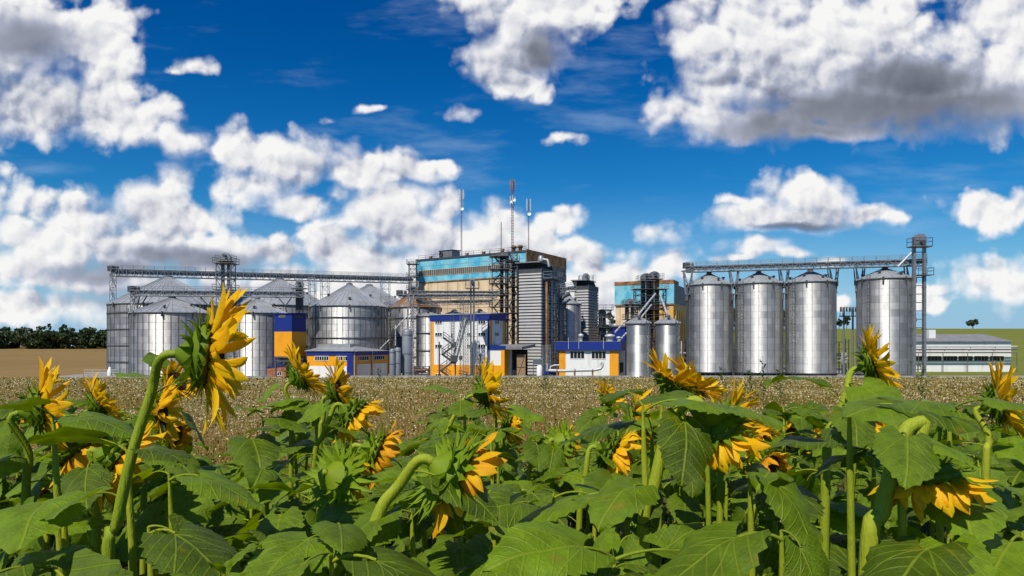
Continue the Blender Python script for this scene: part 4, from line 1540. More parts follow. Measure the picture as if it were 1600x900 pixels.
# ------------------------------------------------------------------ second block (turquoise over ochre) and its lifts
K = Corner(1052, 150, 25)
r = K.root('second_block', 'smaller rear block with turquoise sheet above and ochre walls below behind the slim bins')
xl, bd, H = K.front(962), 19.0, K.z(437)
zb = K.z(474)
mb = MB()
mb.box(xl, 0, 0, 0, bd, zb)
mb.build('lower_wall', M['cream'], r)
mb = MB()
mb.box(xl - 0.2, -0.2, zb, 0.2, bd + 0.2, H - 0.9)
mb.build('upper_wall', M['turq'], r)
mb = MB()
mb.box(xl - 0.24, -0.24, H - 0.899, 0.1, bd * 0.3, H)
mb.build('rusty_edge', M['rust'], r)
mb = MB()
mb.box(0.21, -0.1, zb + 0.02, 0.25, bd + 0.1, H - 0.95)
mb.build('end_cladding', M['turq_old'], r)
mb = MB()
mb.box(-5.5, -0.06, 0, 0.0, -0.005, zb - 0.25)
mb.box(0.005, -0.05, 0, 0.06, bd, zb - 0.2)
y = 1.5
while y < bd:
    mb.box(0.06, y, 1, 0.35, y + 0.5, zb - 1.5)
    y += 2.6
mb.build('ochre_panel', M['yellow'], r)
mb = MB()
mb.box(xl - 0.25, -0.26, zb - 0.35, 0.24, -0.02, zb)
x = xl + 1
while x < -6:
    mb.box(x, -0.04, 1, x + 0.1, -0.002, zb - 0.36)
    x += 2.8
mb.build('ledge', M['rust'], r)
d = 138
for px, top, lb, mm in ((1009, 436, 'left dark elevator shaft above the slim bins', 'dark'), (1022, 433, 'right elevator shaft with rusty trunking above the slim bins', 'rust')):
    bucket_elevator(lb, ((px - 800) / FPX * d, d, ZP), pt(0, top, d).z - ZP, 0.85, 0.55, mm, head='mid', group='elevator shafts above the slim bins')
h = pt(0, 452, 136.5).z - ZP
lattice_tower('platform_tower', 'dark platform frame round the elevator shafts above the slim bins', 'frame', ((1015 - 800) / FPX * 136.5, 136.5, ZP), h, 6.0, 2.4, 13, 0.15, 'dark', (h - 0.1, h - 4.2, h - 8.0))
h = pt(0, 476, 131).z - ZP
lattice_tower('machine_tower', 'dark machine frame left of the elevator shafts and behind the left slim bin', 'frame', ((988 - 800) / FPX * 131, 131, ZP), h, 2.4, 2.2, 9, 0.12, 'dark', (h - 0.1, h * 0.78))
bucket_elevator('dark elevator in the machine frame behind the left slim bin', ((984 - 800) / FPX * 130.5, 130.5, ZP), pt(0, 476, 130.5).z - ZP, 0.6, 0.5, 'mid')
GP = 'pale spout pipes above the slim bins'
spout('long pale spout sloping from the shafts to the left slim bin', [pt(1024, 459, 130), pt(998, 491, 106)], 0.17).__setitem__('group', GP)
spout('pale spout sloping from the shafts to the right slim bin', [pt(1031, 459, 130), pt(1042, 490, 106)], 0.17).__setitem__('group', GP)
spout('second pale spout running parallel below the long one', [pt(1018, 476, 131), pt(1002, 496, 112)], 0.15).__setitem__('group', GP)
spout('pale spout going down left of the left slim bin toward the blue shed', [pt(978, 501, 118), pt(961, 519, 112)], 0.14).__setitem__('group', GP)
spout('pale spout slanting onto the low blue roof beside the left slim bin', [pt(979, 520, 110), pt(967, 533, 108.5)], 0.14).__setitem__('group', GP)
o = pt(968, 590, 118)
r = thing('blue_shed', 'small bright blue shed behind the low blue roofed building', 'shed', (o.x, 118, ZP))
h = pt(0, 511, 118).z - ZP
mb = MB()
mb.box(-1.1, 0, 0, 2.4, 3, h)
mb.build('wall', M['blue'], r)
mb = MB()
mb.hexa([(-1.3, -0.2, h), (2.6, -0.2, h), (2.6, 3.2, h), (-1.3, 3.2, h), (-1.3, -0.2, h + 0.12), (2.6, -0.2, h + 0.12), (2.6, 3.2, h + 0.4), (-1.3, 3.2, h + 0.4)])
mb.build('roof', M['mid'], r)


def pipe_rack(label, px, d, w_, top, seed, m1='rust', m2='dark'):
    q = random.Random(seed)
    h = pt(0, top, d).z - ZP
    r = thing('pipe_rack', label, 'pipes', ((px - 800) / FPX * d, d, ZP), 0, 'pipe racks between the silos')
    mb = MB()
    for s in (-0.5, 0.5):
        for y in (0, 1.2):
            mb.beam((s * w_, y, 0), (s * w_, y, h), 0.14)
    for k in range(5):
        z = h * (k + 0.6) / 5
        mb.beam((-w_ * 0.5, 0, z), (w_ * 0.5, 0, z), 0.12)
        mb.beam((-w_ * 0.5, 1.2, z), (w_ * 0.5, 1.2, z), 0.12)
    mb.build('frame', M[m2], r)
    for k in range(9):
        z = q.uniform(0.5, h * 0.95)
        y = q.uniform(-0.3, 1.2)
        mb = MB()
        if k % 3:
            mb.tube([(-w_ * 0.6, y, z), (w_ * q.uniform(-0.1, 0.4), y, z), (w_ * 0.5, y, z + q.uniform(-0.8, 0.8))], q.uniform(0.06, 0.14), 8)
        else:
            x = q.uniform(-0.4, 0.4) * w_
            mb.tube([(x, y, 0.2), (x, y, h * q.uniform(0.6, 1.0))], q.uniform(0.07, 0.16), 8)
        mb.build('tube', M[q.choice([m1, m1, 'pale', m2])], r)
    return r


pipe_rack('rusty pipe rack seen between the two slim bins', 1020.5, 122, 1.5, 522, 3)
pipe_rack('rusty pipe rack seen right of the slim bins', 1067, 124, 1.8, 524, 4)
pipe_rack('dark pipe rack between the first and second tall silos', 1146, 132, 1.6, 535, 5, 'mid')
pipe_rack('dark pipe rack between the second and third tall silos', 1225, 132, 1.6, 535, 6, 'mid')
pipe_rack('dark machinery rack left of the tall silo standing apart', 1312, 126, 3.4, 530, 7, 'mid')
pipe_rack('rusty machinery heap below the small bins left of the white building', 659, 119, 2.6, 572, 8)
o = pt(1068, 586, 116)
r = thing('container', 'low white and blue container between the right slim bin and the tall silos', 'container', (o.x, 116, ZP))
mb = MB()
mb.box(-1.3, 0, 0.55, 1.3, 2.2, 1.5)
mb.build('box', M['white'], r)
mb = MB()
mb.box(-1.32, -0.02, 0.05, 1.32, 2.22, 0.549)
mb.build('skirt', M['blue'], r)

# switchgear poles
for px, top, lb in ((1318.5, 487, 'left switchgear pole with insulators beside the tall silo standing apart'), (1332.5, 487, 'right switchgear pole with insulators beside the tall silo standing apart')):
    d = 119
    h = pt(px, top, d).z - ZP
    r = thing('switch_pole', lb, 'pole', ((px - 800) / FPX * d, d, ZP), 0, 'switchgear poles')
    mb = MB()
    mb.tube([(0, 0, 0), (0, 0, h)], [0.2, 0.15], 10)
    mb.build('pole', M['steel'], r)
    mb = MB()
    for x in (-0.5, 0, 0.5):
        mb.lathe([(0.1, h), (0.2, h + 0.15), (0.1, h + 0.3), (0.2, h + 0.45), (0.1, h + 0.6), (0.16, h + 0.8), (0.02, h + 0.9)], (x, 0, 0), 8)
    mb.build('insulator', M['mid'], r)
    mb = MB()
    mb.box(-0.8, -0.15, h - 0.9, 0.8, 0.15, h - 0.7)
    rail(mb, [(-0.8, -0.3, h - 0.7), (0.8, -0.3, h - 0.7)], 1.4, 0.06, 0.4)
    mb.build('cross_arm', M['mid'], r)

# low white works hall at the right
o = pt(1420, 586, 138)
r = thing('works_hall', 'long low white hall with a row of dark windows behind the lift tower', 'building', (o.x, 138, ZP))
L = (1580 - 1420) / FPX * 138
zr, ze, zw1, zw0 = (pt(0, v, 138).z - ZP for v in (527, 534, 556, 564))
mb = MB()
mb.box(0, 0, 0, L, 14, ze)
mb.build('wall', M['white'], r)
mb = MB()
mb.hexa([(-0.4, -0.4, ze + 0.003), (L, -0.4, ze + 0.003), (L, 14, ze + 0.003), (-0.4, 14, ze + 0.003), (-0.4, -0.4, ze + 0.12), (L, -0.4, ze + 0.12), (L, 8, zr + 0.8), (-0.4, 8, zr + 0.8)])
mb.build('roof', M['flat'], r)
x = 0.6
while x < L - 3:
    window_front(r, x, x + 2.9, zw0, zw1, 4, y=-0.005, frame='concrete')
    x += 3.2
mb = MB()
mb.box(6.0, 3.0, ze + 0.4, 7.4, 4.6, zr + 1.6)
mb.build('roof_box', M['white'], r)
for i, (z, m_) in enumerate(((zw1 + 0.7, 'steel'), (zw1 + 1.3, 'mid'), (zw1 + 1.9, 'pale'))):
    rr = thing('pipe_run', ('lowest', 'middle', 'highest')[i] + ' horizontal pipe along the front of the low white hall', 'pipe', (o.x, 136.4, ZP), 0, 'pipes along the low white hall')
    mb = MB()
    mb.tube([(-2, 0, z), (L, 0, z)], 0.16, 10)
    mb.build('tube', M[m_], rr)
    mb = MB()
    x = 1.0 + i * 0.3
    while x < L:
        mb.beam((x, 0.0, z - 0.3 if i else 0), (x, 0.0, z - 0.14), 0.1)
        x += 5.0
    mb.build('stand', M['mid'], rr)

# white marker posts and rail at the far left
o = pt(150, 586, 121)
r = thing('guard_rail', 'low steel guard rail at the foot of the far left silo', 'railing', (o.x, 121, ZP))
mb = MB()
rail(mb, [(-2, 0, 0), (7.5, 0, 0)], 1.0, 0.08, 1.2)
mb.build('rail', M['pale'], r)
o = pt(171.5, 586, 119.5)
r = thing('concrete_post', 'stubby white post at the foot of the far left silo', 'post', (o.x, 119.5, ZP))
mb = MB()
mb.lathe([(0.38, 0), (0.36, 1.0), (0.22, 1.15), (0.2, 1.5), (0.0, 1.6)], n=14)
mb.build('post', M['white'], r)

# ------------------------------------------------------------------ trees
def leaf_mat(name, a, b, trans=0.25, rough=0.55):
    mt = bpy.data.materials.new(name)
    mt.use_nodes = True
    t = mt.node_tree
    t.nodes.clear()
    n = NT(t)
    out = n.n('ShaderNodeOutputMaterial')
    p = n.n('ShaderNodeBsdfPrincipled')
    tr = n.n('ShaderNodeBsdfTranslucent')
    mx = n.n('ShaderNodeMixShader')
    geo = n.n('ShaderNodeNewGeometry')
    c = n.mix(geo.outputs['Random Per Island'], a, b)
    n.put(p.inputs['Base Color'], c)
    p.inputs['Roughness'].default_value = rough
    n.put(tr.inputs['Color'], c)
    mx.inputs[0].default_value = trans
    t.links.new(p.outputs[0], mx.inputs[1])
    t.links.new(tr.outputs[0], mx.inputs[2])
    t.links.new(mx.outputs[0], out.inputs[0])
    return mt


M['foliage'] = leaf_mat('tree_foliage', (0.020, 0.042, 0.010), (0.065, 0.095, 0.022), 0.2)
M['bark'] = mat('bark', (0.09, 0.065, 0.045), 0.9, 0, 0.3)


def quads_mesh(name, C, U, V, mats, midx=None, parent=None):
    """many small leaf shapes (kite of four points): centres C, half axes U, V as numpy arrays"""
    k = len(C)
    vs = np.empty((k, 4, 3), np.float32)
    vs[:, 0] = C - U
    vs[:, 1] = C - V
    vs[:, 2] = C + U
    vs[:, 3] = C + V
    me = bpy.data.meshes.new(name)
    me.vertices.add(k * 4)
    me.vertices.foreach_set('co', vs.ravel())
    me.loops.add(k * 4)
    me.loops.foreach_set('vertex_index', np.arange(k * 4, dtype=np.int32))
    me.polygons.add(k)
    me.polygons.foreach_set('loop_start', np.arange(0, k * 4, 4, dtype=np.int32))
    me.polygons.foreach_set('loop_total', np.full(k, 4, np.int32))
    for mt in (mats if isinstance(mats, list) else [mats]):
        me.materials.append(mt)
    if midx is not None:
        me.polygons.foreach_set('material_index', midx.astype(np.int32))
    me.update(calc_edges=True)
    me.validate()
    o = bpy.data.objects.new(name, me)
    COL.objects.link(o)
    if parent:
        o.parent = parent
    return o


nr = np.random.default_rng(5)


def unit(n_):
    v = nr.normal(size=(n_, 3))
    return v / np.linalg.norm(v, axis=1, keepdims=True)


def crown_points(c, rx, rz, clumps, per):
    """leaf clumps spread through an uneven crown"""
    out = []
    for _ in range(clumps):
        u = unit(1)[0] * nr.uniform(0.35, 1.0)
        cc = np.array([c[0] + u[0] * rx, c[1] + u[1] * rx, c[2] + u[2] * rz])
        r_ = rx * nr.uniform(0.22, 0.42)
        p = unit(per) * (nr.uniform(0.3, 1.0, (per, 1)) ** 0.5) * r_
        p[:, 2] *= 0.75
        out.append(cc + p)
    return np.concatenate(out)


def leaves_at(P, s):
    U = unit(len(P)) * (s * nr.uniform(0.6, 1.2, (len(P), 1)))
    W = unit(len(P))
    V = np.cross(U, W)
    V = V / np.linalg.norm(V, axis=1, keepdims=True) * np.linalg.norm(U, axis=1, keepdims=True) * 0.6
    return U, V


# far wood on the left: one mass
P = []
for i in range(300):
    dd = nr.uniform(470, 560)
    px = nr.uniform(-220, 235)
    xx = (px - 800) / FPX * dd
    gz = ground(xx, dd)
    hh = nr.uniform(11, 16) + 4.0 * (nr.uniform() > 0.75)
    P.append(crown_points((xx, dd, gz + hh * 0.46), nr.uniform(4.5, 7.5), hh * 0.5, 9, 40))
P = np.concatenate(P)
U, V = leaves_at(P, 1.15)
o = quads_mesh('distant_wood', P, U, V, M['foliage'])
tag(o, 'dark green wood along the far edge of the stubble field at the left', 'wood', None, 'stuff')
# single far trees on the hill to the right and behind the works
for i, (px, d, hh, wd, lb) in enumerate(((1311, 640, 9, 5.5, 'left of two bushy trees on the green hill beside the switchgear poles'), (1323, 650, 12, 6, 'taller of two bushy trees on the green hill beside the switchgear poles'),
                                         (1147, 520, 22, 8, 'dark tree seen in the gap between the first and second tall silos'), (1225, 520, 18, 7, 'dark tree seen in the gap between the second and third tall silos'),
                                         (952, 260, 17, 8, 'dark broad tree behind the low open steel frame'), (930, 270, 13, 6, 'dark tree behind the smaller dryer tower'), (1427, 640, 12, 4, 'small dark tree right behind the tall silo standing apart'),
                                         (1520, 640, 9, 9, 'low bushy tree on the hill at the far right edge'), (975, 280, 14, 7, 'dark tree behind the blue shed'))):
    xx = (px - 800) / FPX * d
    gz = ground(xx, d)
    r = thing('tree', lb, 'tree', (xx, d, gz), 0, 'trees beyond the works')
    P = crown_points((0, 0, hh * 0.6), wd * 0.55, hh * 0.38, 26, 60)
    U, V = leaves_at(P, 0.55 if d < 400 else 0.8)
    quads_mesh('crown', P, U, V, M['foliage'], parent=r)
    mb = MB()
    mb.tube([(0, 0, -0.3), (0.1, 0, hh * 0.3), (0, 0.1, hh * 0.7)], [0.35, 0.25, 0.08], 8)
    for k in range(4):
        a = k * 1.7
        mb.tube([(0.05, 0, hh * 0.35), (math.cos(a) * wd * 0.3, math.sin(a) * wd * 0.3, hh * 0.65)], [0.14, 0.04], 6)
    mb.build('trunk', M['bark'], r)

# ------------------------------------------------------------------ buckwheat field: stems, leaves and white flower clusters
M['buck_leaf'] = leaf_mat('buckwheat_leaf', (0.085, 0.15, 0.005), (0.33, 0.22, 0.025), 0.25)
M['buck_stem'] = leaf_mat('buckwheat_stem', (0.18, 0.10, 0.02), (0.27, 0.19, 0.045), 0.0)
M['buck_flower'] = leaf_mat('buckwheat_flower', (0.52, 0.39, 0.17), (0.80, 0.70, 0.44), 0.2)


def gz_np(X, Y):
    t = np.clip((Y - 5) / 105.0, 0, 1)
    return ZP * (t - 0.06 * np.sin(np.pi * t) * (1 - t))


def scatter(n, y0, y1, pw, margin=1.06):
    """positions in the wedge of the field that can be seen, denser near"""
    Y = y0 * (y1 / y0) ** nr.uniform(0, 1, n) if pw == 'log' else nr.uniform(y0, y1, n)
    X = nr.uniform(-1, 1, n) * (Y * 0.80 * margin + 1.5)
    return X, Y


n_ = 420000
X, Y = scatter(n_, 8.0, 92.0, 'log')
ragged = 0.5 * np.sin(X * 1.7) + 0.35 * np.sin(X * 4.1 + 2)
keep = Y > 8.6 + ragged
X, Y = X[keep], Y[keep]
n_ = len(X)
patch = 0.5 + 0.28 * np.sin(X * 0.55 + 1.3 * np.sin(Y * 0.3)) + 0.25 * np.sin(Y * 0.8 + X * 0.21 + 2.0 * np.sin(X * 0.13)) + nr.normal(0, 0.22, n_)
kind = np.where(nr.uniform(size=n_) < np.clip(0.12 + 0.34 * patch, 0.05, 0.5), 2, np.where(nr.uniform(size=n_) < 0.45, 1, 0))
hgt = 0.47 + 0.06 * np.sin(X * 0.8 + np.sin(Y * 0.5)) + 0.05 * np.sin(Y * 1.1 + X * 0.23) + 0.05 * np.sin(X * 0.31 + Y * 0.17) + nr.normal(0, 0.05, n_)
hgt = hgt * np.where(Y > 30, 1 - 0.25 * np.clip((Y - 30) / 40, 0, 1), 1)
hgt = np.where(Y < 10.5, hgt * (0.55 + 0.45 * np.clip((Y - 8.2) / 2.3, 0, 1)), hgt)
Z = gz_np(X, Y) + np.where(kind == 2, hgt, np.where(kind == 1, hgt * nr.uniform(0.25, 1.0, n_), hgt * nr.uniform(0.3, 1.02, n_)))
size = 0.0075 + 0.00100 * Y
size = np.where(kind == 2, size * nr.uniform(0.4, 0.95, n_), size * nr.uniform(0.9, 1.9, n_))
P = np.stack([X, Y, Z], 1)
U = unit(n_) * size[:, None]
V = np.cross(U, unit(n_))
V = V / np.linalg.norm(V, axis=1, keepdims=True) * (size * 0.75)[:, None]
st = kind == 1
U[st] = np.stack([nr.normal(0, 0.12, st.sum()), nr.normal(0, 0.12, st.sum()), np.full(st.sum(), 1.0)], 1) * (size[st] * 5)[:, None].clip(0.05, 0.14)
V[st] = np.stack([np.full(st.sum(), 1.0), np.zeros(st.sum()), np.zeros(st.sum())], 1) * (size[st] * 0.3)[:, None]
o = quads_mesh('buckwheat_field', P, U, V, [M['buck_leaf'], M['buck_stem'], M['buck_flower']], kind)
tag(o, 'brown and white flowering buckwheat between the sunflowers and the works', 'crop', None, 'stuff')

# grass and small weeds on the soil between the sunflowers
M['grass'] = leaf_mat('weed_grass', (0.035, 0.075, 0.010), (0.08, 0.14, 0.02), 0.25)
n_ = 26000
X, Y = scatter(n_, 1.6, 9.2, 'lin', 1.1)
hg = nr.uniform(0.05, 0.26, n_)
P = np.stack([X, Y, gz_np(X, Y) + hg * 0.45], 1)
U = np.stack([nr.normal(0, 0.3, n_), nr.normal(0, 0.3, n_), np.ones(n_)], 1) * (hg * 0.55)[:, None]
an = nr.uniform(0, np.pi, n_)
V = np.stack([np.cos(an), np.sin(an), np.zeros(n_)], 1) * 0.006
o = quads_mesh('grass', P, U, V, M['grass'])
tag(o, 'dark green grass and weeds on the soil between the sunflowers', 'grass', None, 'stuff')

# tall weeds standing above the crop
for i, (px, d, top, lb) in enumerate(((1192, 20, 556, 'tallest feathery green weed in the crop before the second tall silo'), (1218, 21, 572, 'feathery green weed right of the tallest one in the crop'), (1172, 22, 574, 'feathery green weed left of the tallest one in the crop'),
                                      (592, 40, 574, 'small green weed before the right end of the low yellow building'), (1128, 24, 570, 'thin green weed before the first tall silo'), (1440, 18, 562, 'thin green weed before the foot of the lift tower'), (852, 32, 584, 'low green weed before the foot of the big louvred dryer'))):
    x = (px - 800) / FPX * d
    g_ = ground(x, d)
    h = HC + (540 - top) / FPX * d - g_
    r = thing('tall_weed', lb, 'weed', (x, d, g_), 0, 'weeds in the crop')
    mb = MB()
    mb.tube([(0, 0, 0), (0.02, 0, h * 0.5), (0.0, 0.02, h)], [0.008, 0.006, 0.003], 5)
    for k in range(10):
        z = h * (0.2 + 0.075 * k)
        a = k * 2.4
        l_ = 0.25 * (1 - k / 13)
        mb.tube([(0.01, 0, z), (math.cos(a) * l_, math.sin(a) * l_, z + l_ * 1.2)], [0.005, 0.002], 4)
    mb.build('stem', M['grass'], r)
    P = []
    for k in range(10):
        z = h * (0.2 + 0.075 * k)
        a = k * 2.4
        l_ = 0.25 * (1 - k / 13)
        for q in np.linspace(0.15, 1.1, 16):
            P.append((math.cos(a) * l_ * q + nr.normal(0, 0.02), math.sin(a) * l_ * q + nr.normal(0, 0.02), z + l_ * 1.2 * q + nr.normal(0, 0.02)))
    P = np.array(P)
    U, V = leaves_at(P, 0.035 + 0.0005 * d)
    quads_mesh('foliage', P, U, V * 0.6, M['grass'], parent=r)

# ------------------------------------------------------------------ sunflowers
def blade_material(name, top, under, vein, trans, tc_):
    mt = bpy.data.materials.new(name)
    mt.use_nodes = True
    t = mt.node_tree
    t.nodes.clear()
    n = NT(t)
    out = n.n('ShaderNodeOutputMaterial')
    p = n.n('ShaderNodeBsdfPrincipled')
    tr = n.n('ShaderNodeBsdfTranslucent')
    mx = n.n('ShaderNodeMixShader')
    uv = n.n('ShaderNodeUVMap').outputs[0]
    u, v, _ = n.sep(uv)
    av = n.math('ABSOLUTE', v)
    rnd_ = n.n('ShaderNodeObjectInfo').outputs['Random']
    co = n.n('ShaderNodeTexCoord').outputs['Object']
    mid = n.smooth(av, 0.006, 0.022, 1, 0)
    side1 = n.smooth(n.math('ABSOLUTE', n.math('SUBTRACT', av, n.math('MULTIPLY', u, 0.62))), 0.004, 0.016, 0.8, 0)
    ph = n.math('FRACT', n.math('ADD', n.math('MULTIPLY', n.math('SUBTRACT', u, n.math('MULTIPLY', av, 0.75)), 7.0), 0.2))
    lat = n.smooth(n.math('ABSOLUTE', n.math('SUBTRACT', ph, 0.5)), 0.03, 0.10, 0.55, 0)
    ve = n.math('MAXIMUM', mid, n.math('MAXIMUM', side1, lat))
    tone = n.smooth(n.noise(co, 5.0, 5, 0.6), 0.3, 0.7, 0.72, 1.25, 'LINEAR')
    tone = n.math('MULTIPLY', tone, n.smooth(rnd_, 0, 1, 0.55, 1.35, 'LINEAR'))
    c = n.mix(n.n('ShaderNodeNewGeometry').outputs['Backfacing'], top, under)
    c = n.mix(n.math('MULTIPLY', rnd_, 0.35), c, (top[0] * 1.6, top[1] * 1.15, top[2]))
    c = n.mix(1.0, c, n.xyz(tone, tone, tone), 'MULTIPLY')
    old = n.smooth(n.noise(n.vec('ADD', co, n.xyz(n.math('MULTIPLY', rnd_, 9.0), 0, 0)), 2.6, 4, 0.6), 0.60, 0.75, 0, 0.75)
    c = n.mix(old, c, (0.22, 0.20, 0.012))
    spots = n.smooth(n.noise(co, 60.0, 2, 0.5), 0.72, 0.78, 0, 0.5)
    c = n.mix(spots, c, (0.12, 0.09, 0.03))
    c = n.mix(n.math('MULTIPLY', ve, 0.75), c, vein)
    n.put(p.inputs['Base Color'], c)
    p.inputs['Roughness'].default_value = 0.42
    p.inputs['Specular IOR Level'].default_value = 0.24
    bp = n.n('ShaderNodeBump')
    bp.inputs['Strength'].default_value = 0.5
    bp.inputs['Distance'].default_value = 0.012
    h = n.math('ADD', n.math('MULTIPLY', ve, -0.6), n.noise(co, 30.0, 4, 0.6))
    n.put(bp.inputs['Height'], h)
    n.put(p.inputs['Normal'], bp.outputs[0])
    n.put(tr.inputs['Color'], n.mix(1.0, (*tc_, 1), n.xyz(tone, tone, tone), 'MULTIPLY'))
    mx.inputs[0].default_value = trans
    t.links.new(p.outputs[0], mx.inputs[1])
    t.links.new(tr.outputs[0], mx.inputs[2])
    t.links.new(mx.outputs[0], out.inputs[0])
    return mt


def soft_mat(name, a, b, trans=0.25, rough=0.6, scale=14.0, stretch=(1, 1, 1), bump=0.3):
    mt = bpy.data.materials.new(name)
    mt.use_nodes = True
    t = mt.node_tree
    t.nodes.clear()
    n = NT(t)
    out = n.n('ShaderNodeOutputMaterial')
    p = n.n('ShaderNodeBsdfPrincipled')
    tr = n.n('ShaderNodeBsdfTranslucent')
    mx = n.n('ShaderNodeMixShader')
    co = n.n('ShaderNodeTexCoord').outputs['Object']
    f = n.noise(n.vec('MULTIPLY', co, stretch), scale, 5, 0.6)
    f = n.smooth(f, 0.3, 0.7, 0, 1, 'LINEAR')
    f2 = n.math('FRACT', n.math('ADD', n.n('ShaderNodeNewGeometry').outputs['Random Per Island'], n.n('ShaderNodeObjectInfo').outputs['Random']))
    c = n.mix(n.math('MULTIPLY_ADD', f2, 0.5, n.math('MULTIPLY', f, 0.5)), a, b)
    n.put(p.inputs['Base Color'], c)
    p.inputs['Roughness'].default_value = rough
    p.inputs['Specular IOR Level'].default_value = 0.3
    bp = n.n('ShaderNodeBump')
    bp.inputs['Strength'].default_value = bump
    bp.inputs['Distance'].default_value = 0.004
    n.put(bp.inputs['Height'], n.noise(n.vec('MULTIPLY', co, stretch), scale * 4, 3, 0.6))
    n.put(p.inputs['Normal'], bp.outputs[0])
    n.put(tr.inputs['Color'], c)
    mx.inputs[0].default_value = trans
    t.links.new(p.outputs[0], mx.inputs[1])
    t.links.new(tr.outputs[0], mx.inputs[2])
    t.links.new(mx.outputs[0], out.inputs[0])
    return mt


M['blade'] = blade_material('sunflower_leaf', (0.070, 0.158, 0.0012), (0.11, 0.18, 0.006), (0.23, 0.30, 0.02), 0.28, (0.32, 0.46, 0.003))
M['stalk'] = soft_mat('sunflower_stalk', (0.17, 0.25, 0.008), (0.34, 0.37, 0.02), 0.0, 0.65, 9.0, (5, 5, 1), 0.9)
M['bract'] = soft_mat('sunflower_bract', (0.085, 0.16, 0.004), (0.19, 0.28, 0.008), 0.3)
M['bract_bright'] = soft_mat('pale_bract', (0.16, 0.27, 0.006), (0.29, 0.40, 0.015), 0.4)
M['petal'] = soft_mat('sunflower_petal', (0.90, 0.42, 0.001), (0.95, 0.66, 0.004), 0.42, 0.6, 30, (1, 1, 1), 0.4)
M['petal_old'] = soft_mat('withering_petal', (0.70, 0.26, 0.003), (0.95, 0.58, 0.004), 0.42, 0.65, 25, (1, 1, 1), 0.5)
M['disc'] = soft_mat('seed_disc', (0.035, 0.016, 0.006), (0.14, 0.06, 0.015), 0.0, 0.9, 60.0, (1, 1, 1), 1.0)

LEAF = []


def make_leaf(pet, a0, bend, fold, wav, width, seed, rows=22, cols=12):
    """one leaf: petiole then heart-shaped toothed blade of unit length, drooping along +x"""
    q = random.Random(seed)
    mb = MB()
    # petiole
    pts = [(0, 0, 0)]
    n_p = 5
    a = R(42)
    for i in range(n_p):
        a2 = a + (R(a0) - a) * (i + 0.5) / n_p
        p = pts[-1]
        pts.append((p[0] + math.cos(a2) * pet / n_p, 0, p[2] + math.sin(a2) * pet / n_p))
    mb.tube(pts, [0.022, 0.017, 0.015, 0.014, 0.014, 0.015], 6, 1)
    n_pet = len(mb.f)
    base = Vector(pts[-1])
    # midrib by integration
    mid, nor, tan = [], [], []
    p = base.copy()
    for j in range(rows + 1):
        t = j / rows
        ang = R(a0) - R(bend) * (t ** 1.2)
        tg = Vector((math.cos(ang), 0, math.sin(ang)))
        mid.append(p.copy())
        tan.append(tg)
        nor.append(Vector((-math.sin(ang), 0, math.cos(ang))))
        p = p + tg / rows
    ph = [q.uniform(0, 6.28) for _ in range(4)]
    side_droop = q.uniform(-0.25, 0.15)
    vs, uvs = [], []
    for j in range(rows + 1):
        t = j / rows
        w_ = width * 1.72 * ((t + 0.035) ** 0.42) * ((1.0 - t) ** 0.80) * (1 + 0.12 * math.sin(3.2 * t))
        tooth = ((0.07 if j % 2 else -0.04) + q.uniform(-0.03, 0.03)) * (1 - 0.4 * t)
        for i in range(cols + 1):
            s_ = -1 + 2 * i / cols
            ww = w_ * (1 + (tooth if i in (0, cols) else 0))
            y = s_ * ww
            back = -0.20 * (abs(s_) ** 1.6) * ((1 - t) ** 5) + 0.03 * q.uniform(-1, 1) * (abs(s_) > 0.9)
            lift = abs(y) * math.tan(R(fold)) - side_droop * 0 - 0.9 * y * y * (0.6 + 0.8 * t)
            lift += wav * abs(s_) ** 1.5 * (math.sin(7.5 * t + ph[0] + (1.4 if s_ > 0 else 0)) + 0.6 * math.sin(15 * t + ph[1] + (2 if s_ > 0 else 0)))
            lift += 0.012 * math.sin(9 * y + ph[2]) * math.sin(11 * t + ph[3])
            v = mid[j] + tan[j] * back + Vector((0, y * math.cos(R(fold)), 0)) + nor[j] * lift
            vs.append(v)
            uvs.append((t + back, y))
    o0 = len(mb.v)
    fs = []
    for j in range(rows):
        for i in range(cols):
            k = j * (cols + 1) + i
            fs.append((k, k + cols + 1, k + cols + 2, k + 1))
    mb.add(vs, [tuple(reversed(f)) for f in fs], 0, True)
    me = bpy.data.meshes.new('leaf')
    me.from_pydata(mb.v, [], mb.f)
    me.materials.append(M['blade'])
    me.materials.append(M['stalk'])
    me.polygons.foreach_set('material_index', mb.m)
    me.polygons.foreach_set('use_smooth', mb.sm)
    lay = me.uv_layers.new(name='UVMap')
    for poly in me.polygons:
        for li in poly.loop_indices:
            vi = me.loops[li].vertex_index
            lay.data[li].uv = uvs[vi - o0] if vi >= o0 else (0, 0)
    me.update()
    return me


for i, a in enumerate(((0.50, 8, 40, 10, 0.030, 0.44), (0.45, -2, 42, 14, 0.035, 0.46), (0.50, -10, 30, 8, 0.030, 0.43), (0.40, -18, 45, 12, 0.040, 0.45), (0.45, 14, 36, 16, 0.025, 0.40), (0.55, 2, 62, 8, 0.045, 0.47),
                       (0.35, -28, 34, 16, 0.040, 0.42), (0.45, -6, 24, 9, 0.025, 0.48),
                       (0.60, 22, 75, 20, 0.050, 0.36), (0.40, -12, 55, -8, 0.045, 0.40), (0.50, 10, 20, 24, 0.030, 0.34), (0.42, -40, 20, 12, 0.050, 0.46))):
    LEAF.append(make_leaf(*a, seed=20 + i))


